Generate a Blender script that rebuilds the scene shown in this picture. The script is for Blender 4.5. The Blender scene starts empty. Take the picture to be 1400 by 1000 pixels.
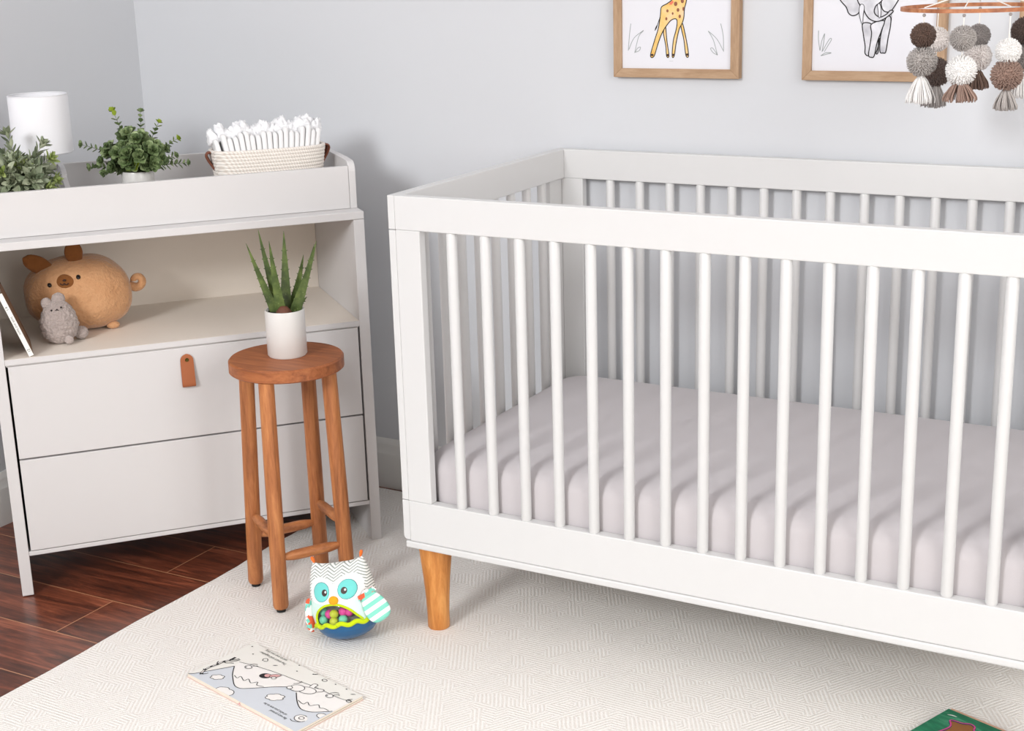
import bpy, bmesh, math, random
from mathutils import Vector, Matrix, noise
from mathutils.geometry import tessellate_polygon
PI = math.pi
SC = bpy.context.scene
COL = SC.collection
rnd = random.Random(7)

# ------------------------------------------------------------------ helpers
def lin(c):
    o = []
    for v in c:
        v /= 255.0
        o.append(v/12.92 if v <= 0.04045 else ((v+0.055)/1.055)**2.4)
    return tuple(o) + (1.0,)

class N:
    """tiny node-tree helper"""
    def __init__(s, name):
        s.m = bpy.data.materials.new(name); s.m.use_nodes = True
        s.t = s.m.node_tree; s.b = s.t.nodes['Principled BSDF']
    def n(s, typ, **kw):
        x = s.t.nodes.new(typ)
        for k, v in kw.items():
            if k in x.inputs: x.inputs[k].default_value = v
            else: setattr(x, k, v)
        return x
    def l(s, a, b): s.t.links.new(a, b)
    def math(s, op, a, b=None, c=None):
        x = s.t.nodes.new('ShaderNodeMath'); x.operation = op
        for i, v in enumerate((a, b, c)):
            if v is None: continue
            if isinstance(v, (int, float)): x.inputs[i].default_value = v
            else: s.l(v, x.inputs[i])
        return x.outputs[0]
    def mix(s, f, a, b):
        x = s.t.nodes.new('ShaderNodeMix'); x.data_type = 'RGBA'
        for i, v in ((0, f), (6, a), (7, b)):
            if isinstance(v, (int, float, tuple)): x.inputs[i].default_value = v
            else: s.l(v, x.inputs[i])
        return x.outputs[2]
    def coord(s, kind='Object', scale=None, rot=None, loc=None):
        c = s.n('ShaderNodeTexCoord'); o = c.outputs[kind]
        if scale or rot or loc:
            mp = s.n('ShaderNodeMapping')
            if scale: mp.inputs['Scale'].default_value = scale
            if rot: mp.inputs['Rotation'].default_value = rot
            if loc: mp.inputs['Location'].default_value = loc
            s.l(o, mp.inputs['Vector']); o = mp.outputs[0]
        return o
    def noise(s, vec, scale, detail=4, rough=0.55, dist=0.0):
        x = s.n('ShaderNodeTexNoise'); x.inputs['Scale'].default_value = scale
        x.inputs['Detail'].default_value = detail; x.inputs['Roughness'].default_value = rough
        x.inputs['Distortion'].default_value = dist
        if vec is not None: s.l(vec, x.inputs['Vector'])
        return x.outputs[0]
    def ramp(s, f, stops):
        x = s.n('ShaderNodeValToRGB'); r = x.color_ramp
        while len(r.elements) < len(stops): r.elements.new(0.5)
        for e, (p, c) in zip(r.elements, stops): e.position = p; e.color = c
        s.l(f, x.inputs[0]); return x.outputs[0]
    def bump(s, h, strength=0.3, dist=0.002):
        x = s.n('ShaderNodeBump'); x.inputs['Strength'].default_value = strength
        x.inputs['Distance'].default_value = dist
        s.l(h, x.inputs['Height']); s.l(x.outputs[0], s.b.inputs['Normal'])
    def color(s, c):
        if isinstance(c, tuple): s.b.inputs['Base Color'].default_value = c
        else: s.l(c, s.b.inputs['Base Color'])
    def set(s, **kw):
        for k, v in kw.items(): s.b.inputs[k.replace('_', ' ')].default_value = v
        return s

def plain(name, rgb, rough=0.5, var=0.03, nscale=30, bump=0.0, bscale=200, bdist=0.0005, spec=0.5, **kw):
    m = N(name); co = m.coord()
    c = lin(rgb); d = tuple(max(0, v*(1-var)) for v in c[:3]) + (1,)
    m.color(m.mix(m.noise(co, nscale), d, c))
    m.set(Roughness=rough); m.b.inputs['Specular IOR Level'].default_value = spec
    for k, v in kw.items(): m.b.inputs[k.replace('_', ' ')].default_value = v
    if bump: m.bump(m.noise(co, bscale, 3), bump, bdist)
    return m.m

def wood(name, dark, mid, light, scale=(60, 60, 4), rough=0.5, fine=1.0):
    m = N(name); co = m.coord(scale=scale)
    a = m.noise(co, 1.0, 6, 0.6, 0.6); b = m.noise(co, 4.0*fine, 4, 0.7)
    f = m.math('ADD', m.math('MULTIPLY', a, 0.7), m.math('MULTIPLY', b, 0.3))
    m.color(m.ramp(f, [(0.34, lin(dark)), (0.5, lin(mid)), (0.64, lin(light))]))
    m.set(Roughness=rough); m.bump(f, 0.15, 0.0008)
    return m.m

class MB:
    def __init__(s): s.v = []; s.f = []; s.mi = []; s.cur = 0
    def add(s, vs, fs):
        o = len(s.v); s.v += [tuple(v) for v in vs]
        for f in fs: s.f.append([i+o for i in f]); s.mi.append(s.cur)
        return s
    def m(s, i): s.cur = i; return s
    def box(s, x0, x1, y0, y1, z0, z1):
        vs = [(x, y, z) for z in (z0, z1) for y in (y0, y1) for x in (x0, x1)]
        return s.add(vs, [(0,2,3,1),(4,5,7,6),(0,1,5,4),(2,6,7,3),(0,4,6,2),(1,3,7,5)])
    def prism(s, poly, a0, a1, axis='x'):
        """poly of 2D points, extruded along axis; CCW in the remaining plane"""
        def P(p, a):
            return {'x': (a, p[0], p[1]), 'y': (p[0], a, p[1]), 'z': (p[0], p[1], a)}[axis]
        n = len(poly)
        vs = [P(p, a0) for p in poly] + [P(p, a1) for p in poly]
        fs = [tuple(range(n-1, -1, -1)), tuple(range(n, 2*n))] + [(i, (i+1) % n, n+(i+1) % n, n+i) for i in range(n)]
        return s.add(vs, fs)
    def rings(s, rings, cap0=True, cap1=True, closed=True):
        n = len(rings[0]); vs = [p for r in rings for p in r]; fs = []
        for k in range(len(rings)-1):
            for i in range(n if closed else n-1):
                j = (i+1) % n
                fs.append((k*n+i, k*n+j, (k+1)*n+j, (k+1)*n+i))
        if cap0: fs.append(tuple(range(n-1, -1, -1)))
        if cap1: fs.append(tuple(range((len(rings)-1)*n, len(rings)*n)))
        return s.add(vs, fs)
    def lathe(s, prof, n=32, c=(0, 0, 0), cap0=True, cap1=True):
        R = []
        for r, z in prof:
            R.append([(c[0]+r*math.cos(2*PI*i/n), c[1]+r*math.sin(2*PI*i/n), c[2]+z) for i in range(n)])
        return s.rings(R, cap0, cap1)
    def tube(s, pts, r, n=8, cap=True, flat=1.0, up=None):
        pts = [Vector(p) for p in pts]; R = []; K = len(pts)
        t0 = (pts[1]-pts[0]).normalized()
        u = Vector(up) if up else (Vector((0, 0, 1)) if abs(t0.z) < 0.9 else Vector((1, 0, 0)))
        for k, p in enumerate(pts):
            t = (pts[min(k+1, K-1)]-pts[max(k-1, 0)]).normalized()
            u = (u - t*u.dot(t)).normalized(); w = t.cross(u)
            rr = r[k] if isinstance(r, (list, tuple)) else r
            R.append([p + u*(rr*math.cos(2*PI*i/n)*flat) + w*(rr*math.sin(2*PI*i/n)) for i in range(n)])
        return s.rings(R, cap, cap)
    def sphere(s, c, r, n=16, m=10, scale=(1, 1, 1)):
        R = []
        for k in range(m+1):
            th = PI*k/m; th = min(max(th, 0.02), PI-0.02)
            R.append([(c[0]+r*scale[0]*math.sin(th)*math.cos(2*PI*i/n), c[1]+r*scale[1]*math.sin(th)*math.sin(2*PI*i/n), c[2]-r*scale[2]*math.cos(th)) for i in range(n)])
        return s.rings(R)
    def fill(s, poly, fn):
        """2D polygon triangulated and mapped by fn(x,y)->3D"""
        tr = tessellate_polygon([[Vector((p[0], p[1], 0)) for p in poly]])
        A = sum(poly[i][0]*poly[(i+1) % len(poly)][1]-poly[(i+1) % len(poly)][0]*poly[i][1] for i in range(len(poly)))
        out = []
        for t in tr:
            a, b, c = [poly[i] for i in t]
            ar = (b[0]-a[0])*(c[1]-a[1])-(b[1]-a[1])*(c[0]-a[0])
            out.append(tuple(t) if ar > 0 else tuple(reversed(t)))
        return s.add([fn(*p) for p in poly], out)
    def stroke(s, pts, w, fn, closed=False, taper=False):
        P = smooth(pts, closed); n = len(P); vs = []
        for i, p in enumerate(P):
            a = P[(i-1) % n] if (closed or i > 0) else p
            b = P[(i+1) % n] if (closed or i < n-1) else p
            dx, dy = b[0]-a[0], b[1]-a[1]; L = math.hypot(dx, dy) or 1
            ww = w/2*(1 if not taper else max(0.15, 1-abs(2*i/(n-1)-1)**2))
            vs.append(fn(p[0]+dy/L*ww, p[1]-dx/L*ww)); vs.append(fn(p[0]-dy/L*ww, p[1]+dx/L*ww))
        fs = [(2*i, 2*i+2, 2*i+3, 2*i+1) for i in range(n-1)]
        if closed: fs.append((2*n-2, 0, 1, 2*n-1))
        return s.add(vs, fs)
    def xf(s, M):
        s.v = [tuple(M @ Vector(v)) for v in s.v]; return s
    def build(s, name, mats, parent=None, bevel=0, seg=2, smoothing=None, sub=0, weld=False):
        me = bpy.data.meshes.new(name)
        me.from_pydata(s.v, [], s.f); me.validate()
        mats = mats if isinstance(mats, (list, tuple)) else [mats]
        for m in mats: me.materials.append(m)
        if len(mats) > 1 and len(me.polygons) == len(s.mi): me.polygons.foreach_set('material_index', s.mi)
        bm = bmesh.new(); bm.from_mesh(me)
        if weld: bmesh.ops.remove_doubles(bm, verts=bm.verts, dist=1e-5)
        bm.to_mesh(me); bm.free()
        o = bpy.data.objects.new(name, me); COL.objects.link(o)
        if parent: o.parent = parent
        if smoothing is not None:
            me.polygons.foreach_set('use_smooth', [True]*len(me.polygons))
            if smoothing < 180: me.set_sharp_from_angle(angle=math.radians(smoothing))
        if bevel:
            b = o.modifiers.new('bevel', 'BEVEL'); b.width = bevel; b.segments = seg; b.limit_method = 'ANGLE'; b.angle_limit = math.radians(40)
        if sub:
            b = o.modifiers.new('sub', 'SUBSURF'); b.levels = sub; b.render_levels = sub
        return o

def smooth(pts, closed=False, k=5):
    if len(pts) < 3: return list(pts)
    out = []; n = len(pts)
    for i in range(n if closed else n-1):
        p0 = pts[(i-1) % n] if (closed or i > 0) else pts[0]
        p1 = pts[i]; p2 = pts[(i+1) % n]
        p3 = pts[(i+2) % n] if (closed or i < n-2) else pts[-1]
        for j in range(k):
            t = j/k
            out.append(tuple(0.5*((2*b)+(-a+c)*t+(2*a-5*b+4*c-d)*t*t+(-a+3*b-3*c+d)*t**3) for a, b, c, d in zip(p0, p1, p2, p3)))
    if not closed: out.append(tuple(pts[-1]))
    return out

def ell(cx, cy, rx, ry, n=24, rot=0):
    return [(cx+rx*math.cos(a)*math.cos(rot)-ry*math.sin(a)*math.sin(rot), cy+rx*math.cos(a)*math.sin(rot)+ry*math.sin(a)*math.cos(rot)) for a in [2*PI*i/n for i in range(n)]]

def tag(o, label=None, cat=None, group=None, kind=None):
    if label: o['label'] = label
    if cat: o['category'] = cat
    if group: o['group'] = group
    if kind: o['kind'] = kind
    return o

def thing(name, label, cat, loc=(0, 0, 0), rz=0, group=None):
    o = bpy.data.objects.new(name, None); COL.objects.link(o)
    o.location = loc; o.rotation_euler = (0, 0, rz); o.empty_display_size = 0.05
    return tag(o, label, cat, group)

def blob(fn, n=48, m_=32):
    """closed surface from fn(theta, phi) -> point (theta 0 bottom .. pi top)"""
    R = []
    for k in range(m_+1):
        th = min(max(PI*k/m_, 0.03), PI-0.03); R.append([fn(th, 2*PI*i/n) for i in range(n)])
    return MB().rings(R)

# ------------------------------------------------------------------ materials
M_WALL = plain('wall_paint', (209, 211, 215), 0.9, 0.015, 3, bump=0.06, bscale=500, spec=0.2)
M_CEIL = plain('ceiling_paint', (240, 240, 240), 0.9)
M_TRIM = plain('trim_paint', (232, 231, 228), 0.45, 0.02)
M_CRIB = plain('crib_white_lacquer', (213, 213, 213), 0.38, 0.01, 12)
M_DRESS = plain('dresser_white_laminate', (212, 210, 210), 0.42, 0.015, 10)
M_DRESS_IN = plain('dresser_inner_laminate', (243, 234, 223), 0.5, 0.02, 10)
M_OAK = wood('oak_leg', (176, 104, 44), (203, 132, 64), (222, 156, 86), (70, 70, 6), 0.42)
M_ACACIA = wood('acacia_leg', (134, 78, 42), (176, 110, 64), (200, 134, 82), (55, 55, 5), 0.5)
M_ACACIA_H = wood('acacia_stretcher', (134, 78, 42), (176, 110, 64), (200, 134, 82), (14, 14, 60), 0.5)
M_SEAT = wood('acacia_seat', (124, 68, 36), (156, 90, 50), (174, 106, 62), (6, 60, 60), 0.5)
M_FRAME = wood('light_oak_frame', (152, 120, 90), (170, 138, 107), (184, 154, 124), (9, 60, 60), 0.55)
M_FRAME_V = wood('light_oak_frame_upright', (152, 120, 90), (170, 138, 107), (184, 154, 124), (60, 60, 9), 0.55)
M_HOOP = wood('hoop_wood', (126, 72, 44), (172, 108, 70), (198, 138, 96), (30, 30, 30), 0.5)
M_LEATHER = plain('tan_leather', (172, 98, 56), 0.55, 0.12, 25, bump=0.2, bscale=260)
M_LEATHER_D = plain('brown_leather', (128, 74, 54), 0.55, 0.15, 40, bump=0.2, bscale=260)
M_BRASS = plain('dark_brass', (96, 84, 40), 0.35, 0.1, Metallic=0.9)
M_BLACK = plain('black_rubber', (26, 26, 26), 0.7)
M_CERAMIC = plain('white_ceramic', (219, 217, 214), 0.3, 0.01)
M_SOIL = plain('dark_soil', (48, 38, 32), 0.95, 0.5, 120, bump=1, bscale=90, bdist=0.004)
M_PAPER = plain('print_paper', (224, 224, 230), 0.8, 0.01)
M_INK = plain('ink_black', (34, 32, 34), 0.8)
M_INKG = plain('ink_grey', (160, 166, 166), 0.8)
M_CORD = plain('white_cord', (238, 234, 228), 0.8)

def rug_material():
    m = N('woven_cream_rug')
    co = m.coord('Object')
    v = m.n('ShaderNodeTexVoronoi'); v.inputs['Scale'].default_value = 25; m.l(co, v.inputs['Vector'])
    sep = m.n('ShaderNodeSeparateColor'); m.l(v.outputs['Color'], sep.inputs[0])
    sx = m.n('ShaderNodeSeparateXYZ'); m.l(co, sx.inputs[0])
    ang = m.math('MULTIPLY', m.math('FLOOR', m.math('MULTIPLY', sep.outputs[0], 3)), PI/3)
    ang = m.math('ADD', ang, 0.5)
    wob = m.math('MULTIPLY', m.noise(co, 30, 2), 1.6)
    d = m.math('ADD', m.math('MULTIPLY', sx.outputs[0], m.math('COSINE', ang)), m.math('MULTIPLY', sx.outputs[1], m.math('SINE', ang)))
    ridge = m.math('SINE', m.math('ADD', m.math('MULTIPLY', d, 760), wob))
    ridge = m.math('MULTIPLY_ADD', ridge, 0.5, 0.5)
    grain = m.noise(co, 420, 2)
    edge = m.n('ShaderNodeTexVoronoi'); edge.feature = 'DISTANCE_TO_EDGE'; edge.inputs['Scale'].default_value = 17
    m.l(co, edge.inputs['Vector'])
    h = m.math('ADD', m.math('MULTIPLY', ridge, 0.42), m.math('MULTIPLY', grain, 1.0))
    m.color(m.ramp(h, [(0.3, lin((226, 219, 212))), (0.7, lin((245, 241, 236))), (1.0, lin((251, 249, 246)))]))
    m.set(Roughness=0.95); m.b.inputs['Specular IOR Level'].default_value = 0.1
    m.bump(h, 0.65, 0.003)
    return m.m
M_RUG = rug_material()

def floor_material():
    m = N('dark_laminate_planks'); co = m.coord('Object')
    s = m.n('ShaderNodeSeparateXYZ'); m.l(co, s.inputs[0])
    W = 0.183
    ry = m.math('DIVIDE', m.math('SUBTRACT', s.outputs[1], 0.021), W)
    row = m.math('FLOOR', ry); fy = m.math('SUBTRACT', ry, row)
    par = m.math('MODULO', m.math('ADD', row, 40), 2)
    rx = m.math('DIVIDE', m.math('ADD', m.math('ADD', s.outputs[0], 0.722), m.math('MULTIPLY', par, 0.62)), 1.24)
    ci = m.math('FLOOR', rx); fx = m.math('SUBTRACT', rx, ci)
    ey = m.math('MINIMUM', fy, m.math('SUBTRACT', 1.0, fy))
    ex = m.math('MINIMUM', fx, m.math('SUBTRACT', 1.0, fx))
    gy = m.math('LESS_THAN', ey, 0.0075); gx = m.math('LESS_THAN', ex, 0.0011)
    g = m.math('MAXIMUM', gx, gy)
    cmb = m.n('ShaderNodeCombineXYZ')
    m.l(m.math('ADD', m.math('MULTIPLY', s.outputs[0], 2.2), m.math('MULTIPLY', ci, 7.3)), cmb.inputs[0])
    m.l(m.math('ADD', m.math('MULTIPLY', s.outputs[1], 22), m.math('MULTIPLY', row, 3.7)), cmb.inputs[1])
    m.l(m.math('MULTIPLY', row, 5.1), cmb.inputs[2])
    a = m.noise(cmb.outputs[0], 1.6, 7, 0.62, 1.2)
    b = m.noise(cmb.outputs[0], 9, 4, 0.7)
    f = m.math('ADD', m.math('MULTIPLY', a, 0.75), m.math('MULTIPLY', b, 0.25))
    w = m.n('ShaderNodeTexWhiteNoise'); cw = m.n('ShaderNodeCombineXYZ')
    m.l(row, cw.inputs[0]); m.l(ci, cw.inputs[1]); m.l(cw.outputs[0], w.inputs[0])
    f = m.math('ADD', f, m.math('MULTIPLY', m.math('SUBTRACT', w.outputs[0], 0.5), 0.08))
    c = m.ramp(f, [(0.32, lin((46, 24, 17))), (0.46, lin((92, 47, 31))), (0.56, lin((128, 68, 46))), (0.68, lin((166, 98, 70)))])
    m.color(m.mix(g, c, lin((186, 134, 98))))  # bright tan seams: highlight on the plank bevels painted into the colour
    m.set(Roughness=0.32); m.b.inputs['Coat Weight'].default_value = 0.2; m.b.inputs['Coat Roughness'].default_value = 0.25
    m.bump(m.math('SUBTRACT', f, g), 0.15, 0.001)
    return m.m
M_FLOOR = floor_material()

def fabric(name, rgb, rgb2=None, scale=700, bump=0.25, rough=0.95, var=0.05):
    m = N(name); co = m.coord()
    c2 = rgb2 or tuple(v*(1-var) for v in rgb)
    n = m.noise(co, scale, 2); big = m.noise(co, 9, 3)
    m.color(m.mix(m.math('MULTIPLY_ADD', big, 0.5, m.math('MULTIPLY', n, 0.5)), lin(c2), lin(rgb)))
    m.set(Roughness=rough); m.b.inputs['Specular IOR Level'].default_value = 0.15
    m.b.inputs['Sheen Weight'].default_value = 0.15
    m.bump(n, bump, 0.001)
    return m.m
M_SHEET = fabric('lilac_grey_sheet', (203, 198, 200), (195, 190, 193), 900, 0.2)

# ------------------------------------------------------------------ setting
WX, WY, CH = -1.349, 0.765, 3.0
X1, Y0 = 3.8, -5.6
def struct(o): o['kind'] = 'structure'; return o
struct(MB().box(WX-0.1, X1, Y0, WY+0.1, -0.1, 0).build('floor', M_FLOOR))
struct(MB().box(WX-0.1, X1, WY, WY+0.1, 0, CH).build('wall_back', M_WALL))
struct(MB().box(WX-0.1, WX, Y0, WY, 0, CH).build('wall_left', M_WALL))
struct(MB().box(WX-0.1, X1, Y0, WY+0.1, CH, CH+0.1).build('ceiling', M_CEIL))
bp = [(0, 0), (0.0135, 0), (0.0135, 0.098), (0.0125, 0.103), (0.0095, 0.108), (0.0095, 0.124), (0.008, 0.13), (0.004, 0.1385), (0.0025, 0.143), (0, 0.143)]
struct(MB().prism([(WY-a, b) for a, b in bp][::-1], WX, X1, 'x').build('baseboard_back', M_TRIM, smoothing=50))
struct(MB().prism([(WX+a, b) for a, b in bp], WY-0.0135, Y0, 'y').build('baseboard_left', M_TRIM, smoothing=50))

# rug: thin woven slab with a slightly wavy hem
def rug():
    x0, x1, y0, y1, T = -0.588, 2.75, -1.9, 0.738, 0.003
    nx, ny = 60, 60; R = random.Random(3)
    b = MB(); top = []
    for j in range(ny+1):
        for i in range(nx+1):
            u, v = i/nx, j/ny
            x = x0+(x1-x0)*u; y = y0+(y1-y0)*v
            w = 1 if i in (0, nx) else 0
            x += w*(0.009*noise.noise((y*5.0, 1.3, i*0.1))+0.003*noise.noise((y*17.0, 4.1, 0))); y += (1 if j in (0, ny) else 0)*0.006*noise.noise((x*7, 5, 2))
            if j == ny: y = min(y, WY-0.0145)
            top.append((x, y, T))
    fs = [(j*(nx+1)+i, j*(nx+1)+i+1, (j+1)*(nx+1)+i+1, (j+1)*(nx+1)+i) for j in range(ny) for i in range(nx)]
    b.add(top, fs)
    loop = [i for i in range(nx+1)] + [j*(nx+1)+nx for j in range(1, ny+1)] + [ny*(nx+1)+i for i in range(nx-1, -1, -1)] + [j*(nx+1) for j in range(ny-1, 0, -1)]
    n = len(loop)
    b.add([top[k] for k in loop]+[(top[k][0], top[k][1], 0.0003) for k in loop], [(i, n+i, n+(i+1) % n, (i+1) % n) for i in range(n)])
    o = b.build('rug', M_RUG)
    return tag(o, 'large cream woven rug with raised zigzag pattern on the dark plank floor', 'rug')
rug()
RZ = 0.003     # rug surface

# ------------------------------------------------------------------ crib
L, DP, H = 1.367, 0.750, 0.971
ZR, ZB, ZG, Z0 = 0.9012, 0.3157, 0.2238, 0.2062
TE = 0.020
crib = thing('crib', 'white wooden baby crib with round spindles and tapered oak feet', 'crib')
def cbox(name, *a, bev=0.002, lab=None):
    o = MB().box(*a).build(name, M_CRIB, crib, bevel=bev)
    if lab: tag(o, lab)
    return o
RT = 0.022
cbox('top_rail', 0.0165, L-0.0165, 0, RT, ZR, H)
cbox('top_rail', 0.0165, L-0.0165, DP-RT, DP, ZR, H)
_pl = [(0, 0), (0.0165, 0), (0.0165, RT), (TE+0.005, RT), (TE+0.005, DP-RT), (0.0165, DP-RT), (0.0165, DP), (0, DP)]
MB().prism(_pl, ZR, H, 'z').build('end_rail', M_CRIB, crib, bevel=0.002)
MB().prism([(L-x, y) for x, y in _pl][::-1], ZR, H, 'z').build('end_rail', M_CRIB, crib, bevel=0.002)
cbox('bottom_rail', 0.0165, L-0.0165, 0, 0.0235, ZG, ZB)
cbox('bottom_rail', 0.0165, L-0.0165, DP-0.0235, DP, ZG, ZB)
_er = [(0.0165, ZB), (0, ZB)]+[(0.009-0.009*math.cos(k*PI/12), ZG+0.011-0.009*math.sin(k*PI/12)) for k in range(7)]+[(0.0165, ZG+0.002)]
MB().prism([(x, z) for x, z in _er], 0, DP, 'y').build('end_bottom_rail', M_CRIB, crib, bevel=0.001)
MB().prism([(L-x, z) for x, z in _er][::-1], 0, DP, 'y').build('end_bottom_rail', M_CRIB, crib, bevel=0.001)
cbox('base_board', 0.003, L-0.003, 0.0, DP, Z0, ZG-0.0010, bev=0.004)
cbox('mattress_support', TE, L-TE, 0.034, DP-0.034, 0.262, 0.276)
for y0, y1 in ((0, RT), (DP-RT, DP)):
    for x0, x1 in ((0.0165, 0.074), (L-0.074, L-0.0165)): cbox('corner_post', x0, x1, y0, y1, ZB, ZR)
for x0, x1 in ((0, 0.0165), (L-0.0165, L)):
    for y0, y1 in ((0, 0.08), (DP-0.08, DP)): cbox('end_post', x0, x1, y0, y1, ZB+0.001, ZR-0.001)
def spindle_mesh():
    b = MB(); b.lathe([(0.0095, 0), (0.0108, 0.004), (0.0108, ZR-ZB-0.004), (0.0095, ZR-ZB)], 20)
    return b
sp0 = spindle_mesh().build('spindle', M_CRIB, crib, smoothing=50); first = True
def spindle(x, y):
    global first
    o = sp0 if first else sp0.copy()
    if not first: COL.objects.link(o); o.parent = crib
    first = False; o.location = (x, y, ZB)
for y in (0.011, DP-0.011):
    for i in range(15): spindle(0.1432+i*0.07719, y)
for x in (0.0115, L-0.0115):
    for i in range(8): spindle(x, 0.374-0.0373*7+i*0.0746)
prof = [(0.0225, 0), (0.0245, 0.003), (0.0245, 0.035), (0.0262, 0.075), (0.0295, 0.12), (0.0335, 0.16), (0.0365, 0.19), (0.0365, Z0-RZ)]
for x in (0.0415, L-0.0415):
    for y in (0.058, DP-0.058):
        o = MB().lathe(prof, 40, (0, 0, 0)).build('leg', M_OAK, crib, smoothing=50); o.location = (x, y, RZ)
        tag(o, 'orange oak tapered foot')

# mattress with fitted sheet
def mattress():
    x0, x1, y0, y1, z0, z1 = 0.0275, L-0.0275, 0.0245, DP-0.0245, 0.2765, 0.420
    nseg = 10; r = 0.042; cr = 0.075
    def outline(inset):
        pts = []; c = max(cr-inset, 0.012)
        for cx, cy, a0 in ((x1-inset-c, y1-inset-c, 0), (x0+inset+c, y1-inset-c, PI/2), (x0+inset+c, y0+inset+c, PI), (x1-inset-c, y0+inset+c, 1.5*PI)):
            for k in range(9): a = a0+PI/2*k/8; pts.append((cx+c*math.cos(a), cy+c*math.sin(a)))
        return pts
    R = []
    for ins, z in [(0.012, z0), (0.003, z0+0.006), (0, z0+0.02)] + [(r*(1-math.cos(PI/2*k/nseg)), z1-r+r*math.sin(PI/2*k/nseg)) for k in range(nseg+1)]:
        R.append([(x, y, z) for x, y in outline(ins)])
    for f in (0.06, 0.12, 0.2, 0.28):
        R.append([(x, y, z1+0.004*min(1, f*5)) for x, y in outline(f)])
    o = MB().rings(R).build('mattress', M_SHEET, smoothing=60)
    return tag(o, 'crib mattress in a lilac-grey fitted sheet inside the white crib', 'mattress')
mattress()

# ------------------------------------------------------------------ dresser
PSI = math.radians(49.60770399164727)
D0 = Vector((-0.3621, 0.4289, 0.0)); E = Vector((math.cos(PSI), math.sin(PSI), 0)); NN = Vector((-E.y, E.x, 0))
def DW(s, t, z): return D0 + E*s + NN*t + Vector((0, 0, z))
W = 0.8814; DZ = 0.002
ZS, ZSH = 0.8443, 0.5772
dresser = thing('dresser', 'white two-drawer dresser with open shelf set across the room corner', 'dresser', DW(0, 0, DZ), PSI)
def dbox(name, *a, bev=0.0015, mat=None, par=None):
    return MB().box(*a).build(name, mat or M_DRESS, par or dresser, bevel=bev)
TP = 0.0262; DB = 0.44
ztb = 0.8250
dbox('side_panel', -W, -W+TP, 0, DB, 0, ztb); dbox('side_panel', -TP, 0, 0, DB, 0, ztb)
dbox('top_panel', -W, 0, 0, DB, ztb+0.0006, ZS)
dbox('back_panel', -W+TP, -TP, DB-0.0125, DB-0.001, 0.098, ztb, mat=M_DRESS_IN)
dbox('shelf_panel', -W+TP, -TP, 0.0, DB-0.0125, ZSH-0.0135, ZSH, mat=M_DRESS_IN)
dbox('shelf_edging', -W+TP, -TP, -0.0006, 0.0, ZSH-0.0135, ZSH-0.0002, bev=0)
dbox('drawer_divider_rail', -W+TP+0.001, -TP-0.001, 0.006, 0.03, ZSH-0.019, ZSH-0.0138)
dbox('bottom_panel', -W+TP, -TP, 0.002, DB-0.0125, 0.0977, 0.1085)
for z0, z1, hd in ((0.3385, 0.5595, True), (0.1105, 0.3345, False)):
    dr = thing('drawer', None, None); dr.parent = dresser
    MB().box(-W+TP+0.0052, -TP-0.0045, 0.0005, 0.0185, z0, z1).build('drawer_front', M_DRESS, dr, bevel=0.0015)
    MB().box(-W+TP+0.02, -TP-0.02, 0.019, 0.38, z0+0.015, z1-0.04).build('drawer_box', M_DRESS_IN, dr)
    if hd:
        # folded leather strap: front leaf with round top, tucked loop at the bottom
        b = MB(); w = 0.0152; hs = -0.4492; zt, zb_ = 0.5435, 0.4655
        path = []
        for k in range(9): path.append((-0.0015-0.009*(k/8)**1.3, zt-(zt-zb_-0.006)*k/8))
        for k in range(1, 7): a = PI*k/6; path.append((-0.0105+0.005*(1-math.cos(a)), zb_+0.006-0.006*math.sin(a)))
        for k in range(1, 7): path.append((-0.0005, zb_+0.006+(zt-0.02-zb_)*k/7))
        R = []
        for i, (y, z) in enumerate(path):
            ww = w
            if z > zt-w and i < 9: ww = max(0.004, math.sqrt(max(0, w*w-(z-(zt-w))**2)))
            R.append((y, z, ww))
        extra = [(-0.0012-0.00025*k, zt-w+w*math.cos(k*PI/2/7), max(0.002, w*math.sin(k*PI/2/7))) for k in range(0, 8)]
        R = extra + [r for r in R if r[1] < zt-w-0.001 or r[0] > -0.0006]
        th = 0.0024; rings = []
        for i, (y, z, ww) in enumerate(R):
            a = R[max(0, i-1)]; c = R[min(len(R)-1, i+1)]
            dy, dz = c[0]-a[0], c[1]-a[1]; l = math.hypot(dy, dz) or 1; ny, nz = -dz/l*th/2, dy/l*th/2
            rings.append([(hs-ww, y-ny, z-nz), (hs+ww, y-ny, z-nz), (hs+ww, y+ny, z+nz), (hs-ww, y+ny, z+nz)])
        b.rings(rings); h = b.build('handle', M_LEATHER, dr, smoothing=40); tag(h, 'tan leather strap pull')
        s = MB().lathe([(0.0046, -0.002), (0.0046, 0.0008), (0.0035, 0.0018), (0.0015, 0.0012)], 16)
        s.xf(Matrix.Translation((hs, -0.0042, 0.5300)) @ Matrix.Rotation(PI/2, 4, 'X'))
        tag(s.build('screw', M_BRASS, dr, smoothing=40), 'dark brass screw')
for s_, t_ in ((-W+0.013, 0.02), (-W+0.013, DB-0.02)):
    MB().lathe([(0.009, -DZ), (0.009, 0.0)], 16, (s_, t_, 0)).build('glide', M_DRESS, dresser)

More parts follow.
